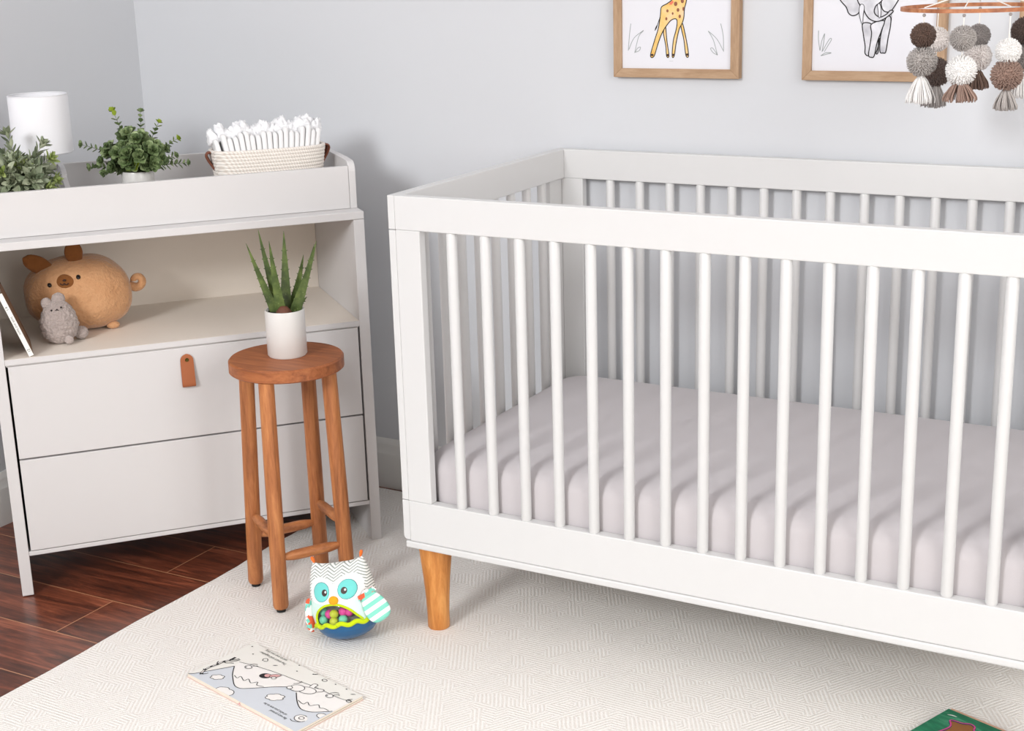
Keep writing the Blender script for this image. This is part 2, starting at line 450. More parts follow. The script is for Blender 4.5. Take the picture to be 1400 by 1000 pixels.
# changing tray on top
TT = 0.0525; TB = 0.405
tray = thing('changing_tray', 'white wooden changing tray with raised back on top of the dresser', 'changing tray', DW(0, 0, ZS+DZ), PSI)
def sidepoly():
    zt = 0.1175; p = [(TB, 0), (TB, zt)]
    c = (TT+0.024, zt-0.024)
    p.append((TT+0.075, zt-0.001))
    for k in range(0, 7): a = PI/2+PI/2*k/6; p.append((c[0]+0.024*math.cos(a), c[1]-0.003+0.024*math.sin(a)))
    p.append((TT, 0)); return p
for x0, x1 in ((-W+0.003, -W+0.020), (-0.0186, -0.0017)):
    MB().prism(sidepoly()[::-1], x0, x1, 'x').build('side_panel', M_DRESS, tray, bevel=0.0015)
MB().box(-W+0.0205, -0.0192, TT, TT+0.014, 0.0005, 0.1030).build('front_panel', M_DRESS, tray, bevel=0.0012)
MB().box(-W+0.0205, -0.0192, TB-0.012, TB, 0.0005, 0.1165).build('back_panel', M_DRESS, tray, bevel=0.0012)
MB().box(-W+0.0205, -0.0192, TT+0.0142, TB-0.0122, 0.0003, 0.008).build('bottom_panel', M_DRESS, tray)
dp = [(TT+0.0145, 0.0082), (TB-0.0124, 0.0082), (TB-0.0124, 0.1172)] + [(TB-0.075+0.02*math.cos(PI/2+PI/2*k/5)*3, 0.097+0.02*math.sin(PI/2+PI/2*k/5)) for k in range(6)] + [(TT+0.0145, 0.06)]
MB().prism(dp, -0.670, -0.6575, 'x').build('divider', M_DRESS, tray, bevel=0.0012)
ZT = ZS+DZ+0.0082     # tray floor

# ------------------------------------------------------------------ stool + aloe
def stool():
    c = Vector((-0.3525, 0.0828, RZ)); t = thing('stool', 'round brown wooden stool with four legs in front of the dresser', 'stool', c)
    HS = 0.575-RZ; TH = 0.030; R = 0.1295
    b = MB().lathe([(R-0.004, HS-TH), (R, HS-TH+0.003), (R, HS-0.004), (R-0.0035, HS)], 72)
    b.build('seat', M_SEAT, t, smoothing=30)
    F = Vector((-0.3252, -0.0351, 0))-Vector((c.x, c.y, 0)); Lp = Vector((-0.469, 0.0532, 0))-Vector((c.x, c.y, 0))
    d = F-Lp; rot = Vector((-d.y, d.x, 0)); feet = [Lp, F, F+rot, Lp+rot]
    cen = (feet[0]+feet[2])/2
    r = 0.0178; tops = [cen+(f-cen)*(0.85 if k_ % 2 == 0 else 0.93)+Vector((0, 0, HS-TH)) for k_, f in enumerate(feet)]
    tops = [p - Vector((cen.x*0.9, cen.y*0.9, 0)) for p in tops]
    for f, p in zip(feet, tops):
        b = MB(); lo = f+Vector((0, 0, 0.009)); pts = [lo, lo+(p-lo)*0.012, lo+(p-lo)*0.5, p]
        b.tube(pts, [r*0.88, r, r, r*0.97], 28)
        lg = b.build('leg', M_ACACIA, t, smoothing=40)
        MB().lathe([(0.0105, 0), (0.0105, 0.010)], 20, (f.x, f.y, 0)).build('foot_pad', M_BLACK, lg, smoothing=40)
    def at(i, z): k = z/(HS-TH); return feet[i]+(tops[i]-feet[i])*k
    for i, j, z in ((0, 1, 0.180), (2, 3, 0.180), (1, 2, 0.128), (3, 0, 0.128)):
        a, e = at(i, z), at(j, z); a.z = e.z = z
        n = 14; pts = [a+(e-a)*k/n for k in range(n+1)]
        rr = [0.0062+0.0058*min(1, max(0, math.sin(PI*k/n)*1.9-0.32)) for k in range(n+1)]
        MB().tube(pts, rr, 14).build('stretcher', M_ACACIA_H, t, smoothing=60)
    return c+Vector((0, 0, HS))
stop = stool()

def pot(t, r0, r1, h, mat, soil=True, wall=0.004, name='pot', sd=0.012):
    prof = [(r0*0.93, 0), (r0, 0.004), (r1, h-0.003), (r1-0.001, h), (r1-wall+0.001, h), (r1-wall, h-0.003), (r1-wall, h-sd-0.004)]
    MB().lathe(prof, 48).build(name, mat, t, smoothing=40)
    if soil:
        b = MB(); n = 24; R = []
        for k in range(1, 7):
            rr = (r1-wall+0.0005)*k/6
            R.append([(rr*math.cos(2*PI*i/n), rr*math.sin(2*PI*i/n), h-sd+0.003*noise.noise((i*1.3, k*2.1, r0*99))) for i in range(n)])
        b.rings(R, True, False); b.build('soil', M_SOIL, t, smoothing=60)

def aloe_mat():
    m = N('aloe_green'); co = m.coord()
    f = m.noise(co, 40, 4); g = m.noise(co, 260, 2)
    c = m.ramp(f, [(0.3, lin((50, 64, 28))), (0.5, lin((72, 90, 40))), (0.7, lin((100, 116, 58)))])
    m.color(m.mix(m.math('GREATER_THAN', g, 0.7), c, lin((128, 146, 92)))); m.set(Roughness=0.45); m.bump(g, 0.15, 0.0006)
    return m.m
M_ALOE = aloe_mat()
M_ALOE_D = plain('aloe_brown', (110, 66, 48), 0.7, 0.3, 60)
CAMR = math.radians(30.4)     # plants are turned so that their best side faces the room
def aloe():
    t = thing('potted_aloe', 'spiky green aloe in a white cylinder pot on the wooden stool', 'potted plant', (-0.3552, 0.0925, stop.z), CAMR)
    ph = 0.106
    pot(t, 0.0445, 0.0445, ph, M_CERAMIC, sd=0.008)
    leaves = [(-0.076, 0.150, 0.01, 0.0085), (-0.050, 0.176, 0.03, 0.0085), (-0.021, 0.158, -0.015, 0.0092), (0.009, 0.174, 0.012, 0.0095), (0.047, 0.116, 0.03, 0.0080), (0.083, 0.154, -0.01, 0.0092), (0.072, 0.138, 0.035, 0.006), (0.050, 0.022, 0.02, 0.006)]
    for tx, tz, ty, wd in leaves:
        base = Vector((tx*0.26, ty*0.6, ph-0.012)); tip = Vector((tx, ty, ph+tz))
        mid = Vector((base.x*0.4+tx*0.6-tx*0.02, ty*0.9, ph+tz*0.42)) if tz > 0.05 else (base+tip)/2
        if abs(tx) > 0.07: mid = Vector((tx*0.60, ty, ph+tz*0.36))
        b = MB(); n = 18; R = []; P = []
        ang = math.atan2(ty, tx)+PI/2
        side = Vector((1, 0.25 if tx > 0 else -0.25, 0)).normalized(); back = Vector((0, 1, 0))
        for k in range(n+1):
            u = k/n; p = base*(1-u)**2+mid*2*u*(1-u)+tip*u*u
            w = wd*1.32*(1.05-0.15*u if u < 0.15 else (1-u)**0.8*1.12+0.02); w = max(w, 0.0004)
            tng = ((mid-base)*(1-u)+(tip-mid)*u).normalized()
            sd = (side-tng*side.dot(tng)).normalized(); nr = tng.cross(sd)
            if nr.y < 0: nr = -nr
            R.append([p+sd*w, p+sd*w*0.5+nr*w*0.55, p+nr*w*0.75, p-sd*w*0.5+nr*w*0.55, p-sd*w, p-sd*w*0.5+nr*w*0.02, p+nr*w*0.12, p+sd*w*0.5+nr*w*0.02]); P.append((p, sd, w, tng))
        b.rings(R)
        for k in range(3, n-3):
            if k % 2: continue
            p, sd, w, tng = P[k]
            for sg in (1, -1):
                q = p+sd*w*sg*0.95; r = 0.0016
                b.add([q-tng*r, q+tng*r, q+Vector((0, r, 0)), q+sd*sg*0.0036+tng*0.0014], [(0, 1, 3), (1, 2, 3), (2, 0, 3), (0, 2, 1)])
        b.build('leaf', M_ALOE, t, smoothing=70)
    b = MB(); b.lathe([(0.019, ph-0.012), (0.017, ph-0.002), (0.008, ph+0.008), (0.002, ph+0.010)], 10, (0, -0.010, 0)); tag(b.build('leaf_sheath', M_ALOE_D, t, smoothing=60), 'brown dried sheath')
aloe()

# ------------------------------------------------------------------ small plants on the tray
def leafmat(name, a, b, c):
    m = N(name); co = m.coord(); f = m.noise(co, 38, 3); i = m.n('ShaderNodeNewGeometry')
    f2 = m.math('ADD', m.math('MULTIPLY', f, 0.55), m.math('MULTIPLY', i.outputs['Random Per Island'], 0.45))
    m.color(m.ramp(f2, [(0.25, lin(a)), (0.5, lin(b)), (0.78, lin(c))])); m.set(Roughness=0.5)
    m.b.inputs['Subsurface Weight'].default_value = 0.0
    return m.m
M_LEAF1 = leafmat('eucalyptus_leaf', (66, 84, 50), (106, 126, 80), (158, 174, 126))
M_LEAF1Y = leafmat('eucalyptus_tip', (112, 134, 30), (138, 160, 40), (166, 184, 70))
M_LEAF2 = leafmat('olive_leaf', (88, 100, 76), (138, 148, 120), (194, 200, 174))
M_LEAF2Y = leafmat('olive_tip', (126, 144, 76), (152, 168, 98), (186, 198, 136))
M_STEM = plain('plant_stem', (84, 92, 58), 0.7)

def leaf(b, p, d, nrm, ln, wd, cup=0.25, pointed=False):
    d = d.normalized(); s = d.cross(nrm)
    if s.length < 1e-4: s = d.cross(Vector((0.3, 0.5, 0.8)))
    s.normalize(); n = s.cross(d).normalized()
    prof = [(0, 0.08), (0.2, 0.6), (0.45, 1.0), (0.7, 0.85), (0.9, 0.4), (1.0, 0.03)] if pointed else [(0, 0.12), (0.15, 0.62), (0.4, 1.0), (0.65, 1.0), (0.88, 0.62), (1.0, 0.12)]
    vs = []
    for u, w in prof:
        c = p+d*(ln*u)+n*(ln*cup*u*u)
        vs += [c+s*(w*wd/2)+n*(w*wd*0.22), c, c-s*(w*wd/2)+n*(w*wd*0.22)]
    fs = []
    for k in range(len(prof)-1):
        o = k*3; fs += [(o, o+1, o+4, o+3), (o+1, o+2, o+5, o+4)]
    b.add(vs, fs)

def sprig(bl, bs, p0, d0, ln, R, kind, lf, tipmat):
    """a stem with paired leaves ending in a rosette"""
    n = 12; p = Vector(p0); d = d0.normalized(); pts = [p.copy()]
    drop = Vector((0, 0, -0.10 if kind == 1 else -0.12))
    for k in range(n):
        d = (d+drop*R.uniform(0.3, 1.2)*0.5+Vector((R.uniform(-.1, .1), R.uniform(-.1, .1), R.uniform(-.05, .08)))).normalized()
        p = p+d*(ln/n); pts.append(p.copy())
        if k < 1: continue
        u = k/n
        ax = d.cross(Vector((R.uniform(-1, 1), R.uniform(-1, 1), R.uniform(-1, 1)))).normalized()
        for sg in (1, -1):
            dd = (ax*sg+d*(0.55 if kind == 1 else 0.9)).normalized()
            bl.m(tipmat if u > 0.78 else 0)
            size = lf*(1.05-0.5*u)*R.uniform(0.8, 1.15)
            leaf(bl, p, dd, (d+Vector((0, 0, 0.4))), size, size*(0.78 if kind == 1 else 0.36), 0.15, kind == 2)
    bs.tube(pts, [0.0012-0.0008*k/n for k in range(n+1)], 5)
    return p, d

def rosette(bl, p, d, r, R, kind, mi=0):
    d = d.normalized(); a = d.cross(Vector((0.2, 0.9, 0.3))).normalized(); c = d.cross(a); bl.m(mi)
    for layer, (m_, tilt, sc) in enumerate(((5, 0.25, 1.0), (5, 0.8, 0.8), (4, 1.6, 0.55))):
        for k in range(m_):
            an = 2*PI*(k+0.5*layer)/m_+R.uniform(-.15, .15)
            dd = a*math.cos(an)+c*math.sin(an)+d*tilt
            leaf(bl, p+d*0.002*layer, dd, d, r*sc, r*sc*(0.85 if kind == 1 else 0.42), 0.25, kind == 2)

def eucalyptus():
    t = thing('potted_eucalyptus', 'bushy round-leaved green plant in a small white pot, middle of the changing tray', 'potted plant', DW(-0.4985, 0.20, ZT), CAMR)
    ph = 0.103; pot(t, 0.036, 0.0385, ph, M_CERAMIC, sd=0.006)
    R = random.Random(11); bl, bs = MB(), MB(); ctr = Vector((0, 0, ph-0.004))
    # long sprigs seen in silhouette: (right, up, depth, length, lime tip)
    for x, z, y, ln, y_ in ((-0.95, 0.62, 0, 0.135, 0), (-1.0, 0.22, -0.1, 0.105, 0), (-0.28, 1.0, 0, 0.150, 1), (0.18, 1.0, 0.1, 0.135, 0), (0.55, 0.95, 0, 0.122, 1), (0.9, 0.55, 0, 0.118, 1), (1.0, 0.35, 0.1, 0.112, 0), (1.0, 0.12, -0.2, 0.098, 0), (-0.75, -0.05, -0.35, 0.078, 0), (0.7, 0.2, -0.5, 0.085, 0), (-0.5, 0.75, -0.4, 0.10, 0), (0.3, 0.6, -0.6, 0.09, 0), (-0.1, 0.8, 0.6, 0.11, 0), (0.5, 0.5, 0.7, 0.1, 0), (-0.6, 0.4, 0.7, 0.1, 0)):
        d = Vector((x, y, z+0.22)); p, dd = sprig(bl, bs, ctr, d, ln*1.06, R, 1, 0.0205, 1 if y_ else 0)
        rosette(bl, p, dd, 0.011, R, 1, 1 if y_ else 0)
    for k in range(84):
        a = R.uniform(0, 2*PI); el = R.uniform(0.05, 1.45)
        d = Vector((math.cos(a)*math.cos(el), math.sin(a)*math.cos(el), math.sin(el)))
        if k < 48: d.y = -abs(d.y)-0.1
        r = R.uniform(0.040, 0.074)
        p = ctr+Vector((d.x*r*1.08, d.y*r*0.9, d.z*r*1.2+0.013)); rosette(bl, p, d+Vector((0, -0.3, 0.3)), R.uniform(0.016, 0.022), R, 1, 1 if R.random() < 0.04 else 0)
        bs.tube([ctr, ctr+(p-ctr)*0.5+Vector((0, 0, 0.006)), p], 0.0009, 4)
    bl.build('foliage', [M_LEAF1, M_LEAF1Y], t, smoothing=180); bs.build('stem', M_STEM, t)
eucalyptus()

def olive():
    t = thing('potted_succulent', 'long-leaved grey-green plant in a white pot at the tray\'s left end below the lamp shade', 'potted plant', DW(-0.7735, 0.155, ZT), CAMR)
    ph = 0.092; pot(t, 0.042, 0.047, ph, M_CERAMIC, sd=0.006)
    R = random.Random(5); bl, bs = MB(), MB(); ctr = Vector((0, 0, ph-0.004))
    for x, z, y, ln, y_ in ((-0.1, 1.0, 0, 0.125, 0), (-0.5, 0.8, 0, 0.12, 0), (0.35, 0.85, 0.1, 0.115, 0), (0.6, 0.6, 0, 0.105, 1), (0.95, 0.35, -0.1, 0.085, 1), (1.0, 0.12, -0.2, 0.078, 1), (-0.9, 0.4, 0, 0.10, 0), (-1.0, 0.05, -0.2, 0.09, 0), (0.3, 0.1, -1, 0.08, 1), (-0.4, 0.15, -1, 0.08, 0), (0.1, 0.7, -0.7, 0.085, 1), (-0.3, 0.6, 0.7, 0.1, 0), (0.4, 0.4, 0.8, 0.09, 0)):
        p, dd = sprig(bl, bs, ctr, Vector((x, y, z+0.15)), ln, R, 2, 0.040, 1 if y_ else 0)
        rosette(bl, p, dd, 0.026, R, 2, 1 if y_ else 0)
    for k in range(34):
        a = R.uniform(0, 2*PI); el = R.uniform(0.0, 1.4)
        d = Vector((math.cos(a)*math.cos(el), math.sin(a)*math.cos(el), math.sin(el)))
        if k < 14: d.y = -abs(d.y)-0.1
        r = R.uniform(0.035, 0.058); p = ctr+Vector((d.x*r, d.y*r, d.z*r*1.1+0.004))
        rosette(bl, p, d+Vector((0, -0.2, 0.2)), R.uniform(0.032, 0.045), R, 2, 1 if R.random() < 0.10 else 0)
        bs.tube([ctr, ctr+(p-ctr)*0.5+Vector((0, 0, 0.005)), p], 0.0009, 4)
    # leave out the leaves that would grow through the tray's walls
    Mt = Matrix.Translation(t.location) @ Matrix.Rotation(CAMR, 4, 'Z'); keep = MB()
    for k in range(0, len(bl.v), 18):
        ok = True
        for v in bl.v[k:k+18]:
            q = Mt @ Vector(v)-D0; a, d, z = q.dot(E), q.dot(NN), q.z-ZT
            if (z < 0.102 and d < TT+0.016) or (z < 0.114 and not -W+0.022 < a < -0.672) or (z < 0.114 and d > TB-0.014): ok = False
        if ok:
            i0 = k//18*10; keep.m(bl.mi[i0]).add(bl.v[k:k+18], [[i-k for i in f] for f in bl.f[i0:i0+10]])
    bl = keep
    bl.build('foliage', [M_LEAF2, M_LEAF2Y], t, smoothing=180); bs.build('stem', M_STEM, t)
olive()

# ------------------------------------------------------------------ lamp
M_SHADE = plain('lamp_shade_linen', (238, 238, 242), 0.85, 0.01, 20, bump=0.08, bscale=700)
M_SHADE_TRIM = plain('lamp_shade_trim', (226, 226, 230), 0.8)
def lamp():
    t = thing('table_lamp', 'small table lamp with white drum shade behind the leftmost plant', 'lamp', DW(-0.7035, 0.300, ZT), 0)
    r = 0.0700; zt, zb_ = 1.1405-ZT, 1.0055-ZT
    MB().lathe([(0.029, 0), (0.031, 0.006), (0.029, 0.012), (0.015, 0.022), (0.011, 0.05), (0.010, zb_+0.03)], 36).build('base', M_CERAMIC, t, smoothing=40)
    MB().lathe([(r, zb_), (r*0.995, zt), (r*0.995-0.002, zt), (r-0.002, zb_), (r, zb_)], 72, cap0=False, cap1=False).build('shade', M_SHADE, t, smoothing=40)
    for z, rr in ((zt, r*0.995-0.001), (zb_, r-0.001)):
        MB().tube([(rr*math.cos(2*PI*k/72), rr*math.sin(2*PI*k/72), z) for k in range(73)], 0.0017, 6, cap=False).build('shade_rim', M_SHADE_TRIM, t, smoothing=180)
    b = MB()
    for k in range(3): a = 2*PI*k/3+0.5; b.tube([(0, 0, zb_+0.035), ((r-0.0015)*math.cos(a), (r-0.0015)*math.sin(a), zb_+0.035)], 0.0012, 6)
    b.build('shade_bracket', M_SHADE_TRIM, t)
    MB().lathe([(0.012, zb_+0.03), (0.014, zb_+0.05), (0.024, zb_+0.075), (0.022, zb_+0.095), (0.008, zb_+0.11)], 20).build('bulb', M_CERAMIC, t, smoothing=60)
lamp()

# ------------------------------------------------------------------ basket of diapers
def rope_mat():
    m = N('cotton_rope'); co = m.coord(); s = m.n('ShaderNodeSeparateXYZ'); m.l(co, s.inputs[0])
    ang = m.math('ARCTAN2', m.math('MULTIPLY', s.outputs[1], 2.0), s.outputs[0])
    tw = m.math('SINE', m.math('ADD', m.math('MULTIPLY', s.outputs[0], 900), m.math('ADD', m.math('MULTIPLY', s.outputs[1], 900), m.math('MULTIPLY', s.outputs[2], 420))))
    n = m.noise(co, 500, 2); h = m.math('ADD', m.math('MULTIPLY', tw, 0.5), n)
    m.color(m.ramp(h, [(0.0, lin((222, 212, 203))), (0.5, lin((235, 228, 220))), (0.95, lin((242, 237, 231)))])); m.set(Roughness=0.9)
    m.bump(h, 0.4, 0.0012); return m.m
M_ROPE = rope_mat()
M_DIAPER = fabric('diaper_white', (240, 240, 240), (234, 234, 235), 500, 0.15)
M_FRILL = fabric('diaper_frill', (242, 242, 244), (234, 235, 238), 700, 0.3)
BC = (-0.185, 0.190)
def basket():
    t = thing('rope_basket', 'cream coiled rope basket with brown leather handles on the changing tray', 'basket', DW(BC[0], BC[1], ZT), PSI)
    HB = 0.140; nc = 17; n = 96; R = []
    def sup(a, hl, hd, e=3.2):
        c, s = math.cos(a), math.sin(a)
        return (hl*math.copysign(abs(c)**(2/e), c), hd*math.copysign(abs(s)**(2/e), s))
    K = nc*6
    def dims(u): return 0.118+0.022*u**0.8, 0.056+0.012*u**0.8
    for k in range(K+1):
        u = k/K; hl, hd = dims(u); bu = 0.0016*abs(math.sin(PI*nc*u))**0.6
        R.append([sup(2*PI*i/n, hl+bu, hd+bu)+(HB*u,) for i in range(n)])
    for k in range(K, -1, -3):
        u = k/K; hl, hd = dims(u); R.append([sup(2*PI*i/n, hl-0.007, hd-0.007)+(max(HB*u, 0.006) if k < K else HB,) for i in range(n)])
    MB().rings(R).build('body', M_ROPE, t, smoothing=60)
    for sg in (-1, 1):
        pts = []; hl = 0.140
        for k in range(13):
            a = PI*k/12; off = math.sin(a)*0.017+0.0045
            pts.append((sg*(hl-0.008+off-0.004*(k/12)), -0.012, HB*0.97+0.016*math.sin(a*0.9)-0.048*(k/12)))
        b = MB(); b.tube(pts, 0.0072, 8, flat=0.42); pts2 = [(x-sg*0.003, y+0.014, z) for x, y, z in pts]; b.tube(pts2, 0.0072, 8, flat=0.42)
        h = b.build('handle', M_LEATHER_D, t, smoothing=70); tag(h, 'brown leather loop handle')
basket()

def diaper_mesh(R, h, th, dep):
    b = MB(); n = 8; m_ = 14
    # U folded pad: section in (x,z), soft top, swept along depth
    rings = []
    for j in range(m_+1):
        v = j/m_; y = -dep/2+dep*v; e = min(1, (0.72+3*min(v, 1-v)))
        sec = []
        hh = h-0.006*(1-e)+0.002*math.sin(7*v+R.random()*0.3); tt = th/2*(0.55+0.45*e)
        for k in range(13):
            a = PI*k/12; sec.append((tt*math.cos(a), y, hh-tt*1.2+tt*1.2*math.sin(a)))
        sec += [(-tt*1.0, y, hh*0.5), (-tt*0.7, y, 0.004), (tt*0.7, y, 0.004), (tt*1.0, y, hh*0.5)]
        rings.append(sec)
    b.rings(rings); return b
def frill_mesh(R, h, th, dep):
    b = MB(); sd = R.uniform(0, 99)
    def f(t_, ph):
        x, y, z = math.sin(t_)*math.cos(ph), math.sin(t_)*math.sin(ph), -math.cos(t_)
        w = 1+0.35*noise.noise((x*1.8+sd, y*1.8, z*1.8))+0.20*noise.noise((x*5, y*5+sd, z*5))
        return (x*w*th*1.25, 0.010+y*w*dep*0.34, h-0.004+z*w*(0.017 if z < 0 else 0.025))
    return blob(f, 30, 22)
ND = 19
ords = ['at the far left end', None]
for i in range(ND):
    R = random.Random(100+i); u = i/(ND-1)
    h = 0.163+0.006*math.sin(i*1.7)+0.012*u+R.uniform(-.003, .003); th = 0.0126*R.uniform(0.99, 1.01); dep = 0.080*(1-0.22*abs(2*u-1)**3)
    side = 'left' if i < ND/2 else 'right'; k = i+1 if i < ND/2 else ND-i
    nm = ['', 'first', 'second', 'third', 'fourth', 'fifth', 'sixth', 'seventh', 'eighth', 'ninth', 'tenth'][k]
    t = thing('diaper', f'folded white diaper standing in the rope basket, {nm} from the {side} end of the row', 'diaper', (0, 0, 0), 0, 'folded diapers in the rope basket')
    sx = BC[0]-0.093+0.186*u
    tilt = -0.185+0.37*u+R.uniform(-.004, .004)
    if i == 0: tilt -= 0.04
    t.matrix_world = Matrix.Translation(DW(sx, BC[1]-0.002+R.uniform(-.003, .003), ZT+0.0085)) @ Matrix.Rotation(PSI, 4, 'Z') @ Matrix.Rotation(tilt, 4, 'Y')
    diaper_mesh(R, h, th, dep).build('pad', M_DIAPER, t, smoothing=80)
    f = frill_mesh(R, h, th, dep).build('leg_cuff', M_FRILL, t, smoothing=180)

# ------------------------------------------------------------------ plush toys and book on the shelf
ZF = ZSH+DZ
def plush(name, rgb, rgb2, bs, bump, bd):
    m = N(name); co = m.coord(); a = m.noise(co, 14, 4); g = m.noise(co, bs, 3, 0.6)
    m.color(m.mix(m.math('ADD', m.math('MULTIPLY', a, 0.6), m.math('MULTIPLY', g, 0.4)), lin(rgb2), lin(rgb))); m.set(Roughness=0.95)
    m.b.inputs['Specular IOR Level'].default_value = 0.1; m.b.inputs['Sheen Weight'].default_value = 0.4; m.b.inputs['Sheen Roughness'].default_value = 0.4
    m.bump(g, bump, bd); return m.m
M_PUG = plush('pug_plush', (216, 172, 132), (190, 134, 90), 90, 0.9, 0.006)
M_PUGB = plush('pug_brown_plush', (150, 98, 56), (108, 62, 30), 90, 0.6, 0.003)
M_CAT = plush('cat_plush', (216, 202, 196), (150, 136, 132), 210, 1.0, 0.006)
M_EYE = plain('bead_black', (22, 16, 16), 0.25)
M_MOUTH = plain('stitch_dark', (58, 34, 24), 0.8)

def pug():
    t = thing('plush_pug', 'round tan plush pug dog with brown ears lying on the dresser shelf', 'soft toy', DW(-0.658, 0.235, ZF), PSI)
    A, B_, Cc = 0.126, 0.088, 0.093
    def sp(x):  # signed power for a boxier egg
        return math.copysign(abs(x)**0.86, x)
    def surf(th, ph):
        x = A*sp(math.sin(th))*sp(math.cos(ph)); y = B_*sp(math.sin(th))*sp(math.sin(ph)); z = -Cc*sp(math.cos(th))
        w = 1+0.03*noise.noise((x*22, y*22, z*22))
        x *= w*(1.0-0.05*x/A); z = z*w
        if z < 0: z *= 0.95
        z += -0.006*max(0, x/A)
        return (x, y*w, max(z+0.090, 0.002+0.001*abs(x)))
    def front(x, z):
        zz = (z-0.090)/Cc; v = max(0.02, 1-abs(x/A)**2.2-abs(zz)**2.2); return -B_*v**0.46
    blob(surf, 64, 40).build('body', M_PUG, t, smoothing=180)
    def disc(name, x, z, rx, rz, thick, mat, par, n=28, rot=0, lab=None):
        b = MB(); R = []
        for k in range(6):
            f = math.cos(PI/2*k/6); hgt = thick*math.sin(PI/2*k/6)
            ring = []
            for i in range(n):
                a = 2*PI*i/n; lx, lz = rx*f*math.cos(a), rz*f*math.sin(a)
                X = x+lx*math.cos(rot)-lz*math.sin(rot); Z = z+lx*math.sin(rot)+lz*math.cos(rot)
                ring.append((X, front(X, Z)-hgt+0.003, Z))
            R.append(ring)
        b.rings(R); o = b.build(name, mat, par, smoothing=60)
        if lab: tag(o, lab)
        return o
    mz = disc('muzzle', -0.0395, 0.1350, 0.0245, 0.0185, 0.009, M_PUGB, t, rot=0.10, lab='brown oval muzzle')
    disc('eye', -0.0740, 0.1290, 0.0066, 0.0066, 0.013, M_EYE, t, 16); disc('eye', -0.0065, 0.1430, 0.0062, 0.0062, 0.010, M_EYE, t, 16)
    b = MB()
    def fr(x, z): return (x-0.004, front(x, z)-0.0080, z+0.001)
    for cx in (-0.041, -0.032):
        b.tube([fr(cx+0.0045*math.cos(a), 0.1325+0.004*math.sin(a)) for a in [PI+PI*k/8 for k in range(9)]], 0.0011, 6)
    b.sphere(fr(-0.0355, 0.1385), 0.0032, 10, 8, (1.3, 0.7, 0.9))
    b.build('nose_stitching', M_MOUTH, mz, smoothing=60)
    def ear(p, dirv, wv, ln, wd, lab):
        p, d, wv = Vector(p), Vector(dirv).normalized(), Vector(wv).normalized(); nn = d.cross(wv).normalized(); b = MB(); R = []
        for k in range(11):
            u = k/10; w = wd*(0.55+0.75*math.sin(PI*min(1, u*0.8+0.15))**1.0)*(1 if u < 0.8 else math.sqrt(max(0.02, 1-((u-0.8)/0.2)**2)))
            c = p+d*ln*u+nn*0.004*math.sin(3*u)
            R.append([c+wv*(w*math.cos(2*PI*i/14))+nn*(0.0085*(1-0.5*u)*math.sin(2*PI*i/14)) for i in range(14)])
        b.rings(R); tag(b.build('ear', M_PUGB, t, smoothing=80), lab)
    ear((-0.066, -0.030, 0.155), (-0.85, 0.1, 0.50), (0.5, 0.0, 0.85), 0.070, 0.0165, 'brown left ear')
    ear((-0.007, -0.035, 0.172), (-0.06, -0.05, 1), (1, 0.1, 0.05), 0.050, 0.0170, 'brown upright ear')
    # curled tail
    b = MB(); pts = []; rr = []
    for k in range(22):
        a = -0.6+k/21*5.6; r = 0.0175-0.0095*k/21; pts.append((0.135+r*math.cos(a-1.9), 0.004-0.004*k/21, 0.104+r*math.sin(a-1.9))); rr.append(0.0115-0.004*k/21)
    pts = [(0.110, 0.006, 0.085)]+pts; rr = [0.012]+rr
    b.tube(pts, rr, 14); b.build('tail', M_PUG, t, smoothing=80)
    for x, y in ((-0.066, -0.045), (0.070, -0.045), (-0.066, 0.045), (0.070, 0.045)):
        MB().sphere((x*0.93, y*0.88, 0.0095), 0.0095, 16, 10, (1.7, 1.1, 1.0)).build('foot', M_PUG, t, smoothing=180)
pug()

